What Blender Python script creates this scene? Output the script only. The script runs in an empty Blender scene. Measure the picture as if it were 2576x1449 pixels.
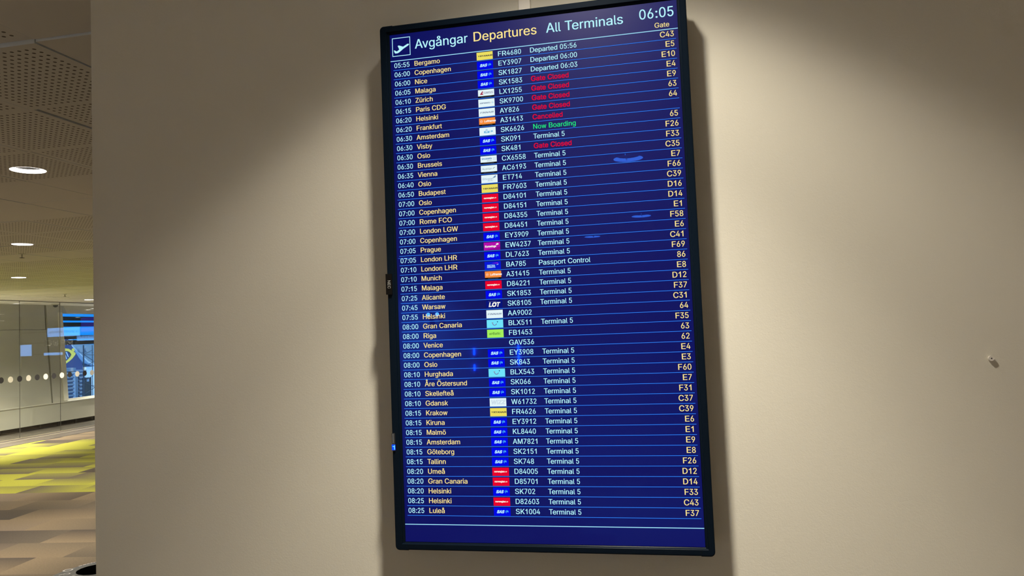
import bpy, bmesh, math, random
from mathutils import Vector, Matrix
from mathutils.geometry import delaunay_2d_cdt, tessellate_polygon

random.seed(4)
scene = bpy.context.scene
col = scene.collection

# ------------------------------------------------------------------ camera
F_PX = 1898.4667
CAM = Vector((0.5319, -1.4347, 1.900))
PITCH, YAW, ROLL = 0.05452, 0.20482, 0.03986
ZT = 2.5091          # world height of the top edge of the lit screen
CEIL = 2.935
WALL_Y = 0.068       # face of the wall the display hangs on


def rot_matrix():
    ca, sa, cb, sb, cc, sc = (math.cos(PITCH), math.sin(PITCH), math.cos(YAW), math.sin(YAW),
                              math.cos(ROLL), math.sin(ROLL))
    rz = Matrix(((cb, -sb, 0), (sb, cb, 0), (0, 0, 1)))
    rx = Matrix(((1, 0, 0), (0, ca, -sa), (0, sa, ca)))
    ry = Matrix(((cc, 0, sc), (0, 1, 0), (-sc, 0, cc)))
    return rz @ rx @ ry


R = rot_matrix()
right, fwd, up = R.col[0], R.col[1], R.col[2]
cam_data = bpy.data.cameras.new('camera')
cam = bpy.data.objects.new('camera', cam_data)
col.objects.link(cam)
m = Matrix((( right.x, up.x, -fwd.x, CAM.x), (right.y, up.y, -fwd.y, CAM.y),
            (right.z, up.z, -fwd.z, CAM.z), (0, 0, 0, 1)))
cam.matrix_world = m
cam_data.sensor_width = 36.0
cam_data.sensor_fit = 'HORIZONTAL'
cam_data.lens = F_PX * 36.0 / 2576.0
cam_data.clip_start = 0.02
cam_data.clip_end = 300
scene.camera = cam


def ray(px, py):
    return R @ Vector(((px - 1288) / F_PX, 1.0, -(py - 724.5) / F_PX))


def on_x(px, py, x):
    d = ray(px, py)
    return CAM + d * ((x - CAM.x) / d.x)


# ------------------------------------------------------------------ world, exposure
scene.view_settings.view_transform = 'Standard'
scene.view_settings.look = 'None'
scene.view_settings.gamma = 1.0
scene.view_settings.exposure = 0.0
scene.view_settings.use_curve_mapping = False
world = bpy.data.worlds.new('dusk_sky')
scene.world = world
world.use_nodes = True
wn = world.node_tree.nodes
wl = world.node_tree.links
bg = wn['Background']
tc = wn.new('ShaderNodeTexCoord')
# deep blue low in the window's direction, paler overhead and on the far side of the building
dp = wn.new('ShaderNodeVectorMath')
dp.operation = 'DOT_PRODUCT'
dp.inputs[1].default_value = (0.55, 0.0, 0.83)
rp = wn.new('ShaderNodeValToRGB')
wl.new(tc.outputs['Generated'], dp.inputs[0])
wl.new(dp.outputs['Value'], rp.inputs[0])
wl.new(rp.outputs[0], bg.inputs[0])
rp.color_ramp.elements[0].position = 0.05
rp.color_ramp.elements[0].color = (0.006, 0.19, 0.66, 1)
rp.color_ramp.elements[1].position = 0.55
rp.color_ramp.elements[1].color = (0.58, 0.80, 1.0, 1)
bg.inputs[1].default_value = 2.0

# lamp levels (the lamps themselves are built with their fittings below)
LAMP_COLOR = (1.0, 0.925, 0.80)
NEAR_COLOR = (1.0, 0.985, 0.96)
WALL_LAMP_W = 85.0
NEAR_LAMP_W = 300.0
HALL_LAMP_W = 210.0
GLASS_LAMP_W = 950.0
FAR_LAMP_W = 70.0


# ------------------------------------------------------------------ materials
def new_mat(name):
    mt = bpy.data.materials.new(name)
    mt.use_nodes = True
    return mt, mt.node_tree.nodes, mt.node_tree.links, mt.node_tree.nodes['Principled BSDF']


def plain(name, color, rough=0.6, metal=0.0, spec=0.5, bump=0.0, bscale=200.0, vary=0.0):
    mt, n, l, b = new_mat(name)
    b.inputs['Base Color'].default_value = (*color, 1)
    b.inputs['Roughness'].default_value = rough
    b.inputs['Metallic'].default_value = metal
    b.inputs['Specular IOR Level'].default_value = spec
    if bump or vary:
        t = n.new('ShaderNodeTexCoord')
        nz = n.new('ShaderNodeTexNoise')
        nz.inputs['Scale'].default_value = bscale
        nz.inputs['Detail'].default_value = 3.0
        l.new(t.outputs['Object'], nz.inputs['Vector'])
        if bump:
            bp = n.new('ShaderNodeBump')
            bp.inputs['Strength'].default_value = 1.0
            bp.inputs['Distance'].default_value = bump
            l.new(nz.outputs['Fac'], bp.inputs['Height'])
            l.new(bp.outputs['Normal'], b.inputs['Normal'])
        if vary:
            mx = n.new('ShaderNodeMix')
            mx.data_type = 'RGBA'
            mx.inputs[6].default_value = (*[c * (1 - vary) for c in color], 1)
            mx.inputs[7].default_value = (*[min(1, c * (1 + vary)) for c in color], 1)
            l.new(nz.outputs['Fac'], mx.inputs[0])
            l.new(mx.outputs[2], b.inputs['Base Color'])
    return mt


def srgb(r, g, b):
    def f(c):
        c /= 255.0
        return c / 12.92 if c <= 0.04045 else ((c + 0.055) / 1.055) ** 2.4
    return (f(r), f(g), f(b))


def glow(name, rgb, strength=1.0, sample=False, lin=None):
    """A surface that gives off light: a lit screen's pixels, a lamp, a lit sign."""
    mt = bpy.data.materials.new(name)
    mt.use_nodes = True
    n, l = mt.node_tree.nodes, mt.node_tree.links
    n.clear()
    e = n.new('ShaderNodeEmission')
    e.inputs[0].default_value = (*(lin or srgb(*rgb)), 1)
    e.inputs[1].default_value = strength
    o = n.new('ShaderNodeOutputMaterial')
    l.new(e.outputs[0], o.inputs[0])
    if not sample:
        mt.cycles.emission_sampling = 'NONE'
    return mt


def coated_screen(name, rgb):
    """LCD panel: its own light plus an anti-glare, blue-tinted coating."""
    mt = glow(name, rgb, 1.0, True)
    n, l = mt.node_tree.nodes, mt.node_tree.links
    e = [x for x in n if x.type == 'EMISSION'][0]
    o = [x for x in n if x.type == 'OUTPUT_MATERIAL'][0]
    g1 = n.new('ShaderNodeBsdfGlossy')
    g1.inputs['Color'].default_value = (0.0015, 0.008, 0.045, 1)
    g1.inputs['Roughness'].default_value = 0.008
    g2 = n.new('ShaderNodeBsdfGlossy')
    g2.inputs['Color'].default_value = (0.019, 0.0188, 0.0185, 1)
    g2.inputs['Roughness'].default_value = 0.375
    a1, a2 = n.new('ShaderNodeAddShader'), n.new('ShaderNodeAddShader')
    l.new(e.outputs[0], a1.inputs[0])
    l.new(g1.outputs[0], a1.inputs[1])
    l.new(a1.outputs[0], a2.inputs[0])
    l.new(g2.outputs[0], a2.inputs[1])
    l.new(a2.outputs[0], o.inputs[0])
    return mt


def clear_glass(name, tint=(0.93, 0.95, 0.93), boost=1.0):
    mt = bpy.data.materials.new(name)
    mt.use_nodes = True
    n, l = mt.node_tree.nodes, mt.node_tree.links
    n.clear()
    t = n.new('ShaderNodeBsdfTransparent')
    t.inputs[0].default_value = (*tint, 1)
    g = n.new('ShaderNodeBsdfGlossy')
    g.inputs['Roughness'].default_value = 0.0
    g.inputs['Color'].default_value = (boost, boost, boost, 1)
    fr = n.new('ShaderNodeFresnel')
    # the same reflection from either face of the pane
    ge = n.new('ShaderNodeNewGeometry')
    io = n.new('ShaderNodeMix')
    io.data_type = 'FLOAT'
    io.inputs[2].default_value = 1.5
    io.inputs[3].default_value = 1 / 1.5
    l.new(ge.outputs['Backfacing'], io.inputs[0])
    l.new(io.outputs[0], fr.inputs['IOR'])
    mx = n.new('ShaderNodeMixShader')
    o = n.new('ShaderNodeOutputMaterial')
    l.new(fr.outputs[0], mx.inputs[0])
    l.new(t.outputs[0], mx.inputs[1])
    l.new(g.outputs[0], mx.inputs[2])
    l.new(mx.outputs[0], o.inputs[0])
    return mt


M = {}
M['wall'] = plain('painted_plaster', (0.722, 0.682, 0.568), 0.85, spec=0.25)
# fine orange-peel paint texture on the plaster: two sizes of lumps
_m = M['wall']
_n, _l = _m.node_tree.nodes, _m.node_tree.links
_b = _n['Principled BSDF']
_t = _n.new('ShaderNodeTexCoord')
_n1 = _n.new('ShaderNodeTexNoise'); _n1.inputs['Scale'].default_value = 520; _n1.inputs['Detail'].default_value = 2
_n2 = _n.new('ShaderNodeTexNoise'); _n2.inputs['Scale'].default_value = 230; _n2.inputs['Detail'].default_value = 3
_a = _n.new('ShaderNodeMath'); _a.operation = 'ADD'
_bp = _n.new('ShaderNodeBump'); _bp.inputs['Strength'].default_value = 0.9; _bp.inputs['Distance'].default_value = 0.00014
for x in (_n1, _n2):
    _l.new(_t.outputs['Object'], x.inputs['Vector'])
_l.new(_n1.outputs['Fac'], _a.inputs[0]); _l.new(_n2.outputs['Fac'], _a.inputs[1])
_l.new(_a.outputs[0], _bp.inputs['Height']); _l.new(_bp.outputs['Normal'], _b.inputs['Normal'])

M['duct'] = plain('painted_duct', (0.80, 0.75, 0.66), 0.5)
M['plain_wall'] = plain('hall_wall', (0.60, 0.67, 0.76), 0.9)
M['tile'] = plain('ceiling_tile', (0.84, 0.81, 0.76), 0.9, spec=0.1)
M['tile_edge'] = plain('ceiling_tile_edge', (0.88, 0.93, 0.98), 0.6)
M['tile_back'] = plain('ceiling_void', (0.10, 0.09, 0.08), 0.9)
M['bezel'] = plain('black_bezel', (0.0035, 0.0075, 0.014), 0.30, spec=0.045, bump=0.00003, bscale=1500)
M['housing'] = plain('black_housing', (0.012, 0.012, 0.013), 0.6)
M['badge'] = plain('badge_black', (0.006, 0.005, 0.0045), 0.5, spec=0.08)
M['badge_text'] = plain('badge_silver', (0.55, 0.54, 0.50), 0.4, metal=0.3)
M['clear'] = plain('clear_plastic', (0.03, 0.028, 0.026), 0.15)
M['metal'] = plain('steel', (0.55, 0.52, 0.46), 0.35, metal=0.9)
M['trim'] = plain('floor_trim_metal', (0.75, 0.68, 0.50), 0.35, metal=0.6)
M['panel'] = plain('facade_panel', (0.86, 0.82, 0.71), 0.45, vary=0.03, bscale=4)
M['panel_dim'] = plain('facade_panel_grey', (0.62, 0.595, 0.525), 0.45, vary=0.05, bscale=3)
M['joint'] = plain('dark_joint', (0.05, 0.045, 0.04), 0.7)
M['seal'] = plain('glass_seal', (0.16, 0.15, 0.13), 0.4)
M['void'] = plain('dark_recess', (0.02, 0.018, 0.016), 0.9)
M['stone'] = plain('corridor_floor', (0.10, 0.085, 0.066), 0.65, spec=0.25, vary=0.3, bscale=3)
M['glass'] = clear_glass('partition_glass')
M['win_glass'] = clear_glass('window_glass', (0.96, 0.98, 1.0))
M['dot_white'] = plain('dot_cream', (0.85, 0.80, 0.68), 0.6)
M['dot_dark'] = plain('dot_black', (0.035, 0.032, 0.030), 0.6)
M['bin'] = plain('bin_grey', (0.20, 0.205, 0.20), 0.35, spec=0.5)
M['bin_black'] = plain('bin_inside', (0.006, 0.006, 0.007), 0.8)
M['bin_mark'] = plain('bin_lettering', (0.75, 0.72, 0.68), 0.5)
M['fixture'] = plain('lamp_trim', (0.75, 0.73, 0.68), 0.35)
M['reflector'] = plain('lamp_reflector', (0.05, 0.048, 0.042), 0.5)
M['lamp_glow'] = glow('lamp_glow', None, 14.0, lin=(1.0, 0.93, 0.86))
M['lamp_core'] = glow('lamp_core', None, 1.2, lin=(1.0, 0.88, 0.72))

# screen colours
M['scr'] = coated_screen('screen_blue', (0, 5, 92))
M['cyan'] = glow('screen_cyan', (184, 245, 255), 1.0)
M['yellow'] = glow('screen_yellow', (255, 231, 146), 1.0)
M['red'] = glow('screen_red', (222, 12, 52), 1.0)
M['green'] = glow('screen_green', (36, 232, 128), 1.0)
M['line'] = glow('screen_line', (52, 136, 255), 1.0)
M['rule'] = glow('screen_rule', (165, 232, 255), 1.0)
for k, c in dict(l_yellow=(236, 222, 96), l_navy=(18, 24, 60), l_sas=(2, 10, 232), l_sasw=(190, 240, 255), l_sasg=(70, 170, 245),
                 l_white=(228, 246, 250), l_swr=(160, 22, 60), l_swp=(92, 46, 120), l_af=(26, 66, 130),
                 l_fin=(14, 52, 118), l_lh=(246, 140, 58), l_w=(250, 248, 240), l_klm=(58, 160, 216),
                 l_bru=(30, 110, 170), l_grey=(96, 108, 130), l_eth=(110, 140, 180), l_red=(232, 4, 44),
                 l_mag=(178, 16, 172), l_mag2=(150, 8, 146), l_ba=(8, 26, 214), l_bar=(190, 30, 190), l_lot=(8, 20, 120),
                 l_tui=(112, 226, 250), l_tuip=(116, 40, 140), l_air=(164, 240, 92), l_airt=(20, 60, 40),
                 l_strip=(14, 12, 14), l_stript=(120, 120, 130), l_wizz=(150, 168, 200)).items():
    M[k] = glow(k, c, 1.0)


# ------------------------------------------------------------------ mesh helpers
class MB:
    """Collects geometry and links it as one mesh object."""
    def __init__(self):
        self.v, self.f, self.mi, self.mats = [], [], [], []

    def mat(self, key):
        if key not in self.mats:
            self.mats.append(key)
        return self.mats.index(key)

    def add(self, verts, faces, key):
        o = len(self.v)
        self.v += [tuple(x) for x in verts]
        i = self.mat(key)
        for fc in faces:
            self.f.append(tuple(o + k for k in fc))
            self.mi.append(i)

    def box(self, a, b, key):
        x0, y0, z0 = a
        x1, y1, z1 = b
        vs = [(x0, y0, z0), (x1, y0, z0), (x1, y1, z0), (x0, y1, z0), (x0, y0, z1), (x1, y0, z1), (x1, y1, z1), (x0, y1, z1)]
        self.add(vs, [(0, 3, 2, 1), (4, 5, 6, 7), (0, 1, 5, 4), (1, 2, 6, 5), (2, 3, 7, 6), (3, 0, 4, 7)], key)

    def prism(self, pts, ax, key):
        """closed outline pts (3-D) pushed along the vector ax"""
        n = len(pts)
        vs = [Vector(q) for q in pts] + [Vector(q) + Vector(ax) for q in pts]
        fs = [tuple(range(n - 1, -1, -1)), tuple(range(n, 2 * n))]
        fs += [(i, (i + 1) % n, n + (i + 1) % n, n + i) for i in range(n)]
        self.add(vs, fs, key)

    def bar(self, a, b, r, key, n=8):
        a, b = Vector(a), Vector(b)
        d = (b - a).normalized()
        s = d.cross(Vector((0, 0, 1)))
        if s.length < 1e-4:
            s = d.cross(Vector((1, 0, 0)))
        s.normalize()
        t = d.cross(s)
        vs = []
        for q in (a, b):
            for k in range(n):
                w = 2 * math.pi * k / n
                vs.append(q + s * r * math.cos(w) + t * r * math.sin(w))
        fs = [(k, (k + 1) % n, n + (k + 1) % n, n + k) for k in range(n)] + [tuple(range(n))[::-1], tuple(range(n, 2 * n))]
        self.add(vs, fs, key)

    def lathe(self, prof, c, key, n=40, sx=1.0, sy=1.0):
        vs, fs = [], []
        for (r, z) in prof:
            for k in range(n):
                w = 2 * math.pi * k / n
                vs.append((c[0] + sx * r * math.cos(w), c[1] + sy * r * math.sin(w), c[2] + z))
        for j in range(len(prof) - 1):
            for k in range(n):
                fs.append((j * n + k, j * n + (k + 1) % n, (j + 1) * n + (k + 1) % n, (j + 1) * n + k))
        self.add(vs, fs, key)

    def build(self, name, parent=None, smooth=False, bevel=0.0, weld=False):
        me = bpy.data.meshes.new(name)
        me.from_pydata(self.v, [], self.f)
        for k in self.mats:
            me.materials.append(M[k])
        me.polygons.foreach_set('material_index', self.mi)
        if smooth:
            me.polygons.foreach_set('use_smooth', [True] * len(me.polygons))
        me.update()
        if weld:
            bm = bmesh.new()
            bm.from_mesh(me)
            bmesh.ops.remove_doubles(bm, verts=bm.verts, dist=1e-5)
            bmesh.ops.recalc_face_normals(bm, faces=bm.faces)
            bm.to_mesh(me)
            bm.free()
        o = bpy.data.objects.new(name, me)
        col.objects.link(o)
        if parent is not None:
            o.parent = parent
            o.matrix_parent_inverse = Matrix.Translation(parent_loc(parent)).inverted()
        if bevel:
            bv = o.modifiers.new('bevel', 'BEVEL')
            bv.width = bevel
            bv.segments = 2
            bv.limit_method = 'ANGLE'
        return o


def parent_loc(p):
    # meshes are built in world coordinates, so only an Empty carries a location
    return Vector(p.location) if p.type == 'EMPTY' else Vector((0, 0, 0))


def thing(name, label, cat, loc=(0, 0, 0), group=None):
    o = bpy.data.objects.new(name, None)
    col.objects.link(o)
    o.location = loc
    o.empty_display_size = 0.1
    return tag(o, label, cat, group)


def tag(o, label, cat, group=None):
    o['label'] = label
    o['category'] = cat
    if group:
        o['group'] = group
    return o


def struct(o):
    o['kind'] = 'structure'
    return o


# ------------------------------------------------------------------ lettering
HELV = {' ': 278, ':': 278, '.': 278, ',': 278, "'": 191, '-': 333}
for _c in '0123456789':
    HELV[_c] = 556
for _s in ('A667 B667 C722 D722 E667 F611 G778 H722 I278 K667 L556 M833 N722 O778 P667 R722 S667 T611 U722 V667 W944 X667 Y667 '
           'Z611 Å667 Ö778 a556 b556 c500 d556 e556 f278 g556 h556 i222 j222 k500 l222 m833 n556 o556 p556 q556 r333 s500 t278 '
           'u556 v500 w722 x500 y500 z500 å556 ö556 ü556').split():
    HELV[_s[0]] = int(_s[1:])
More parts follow.
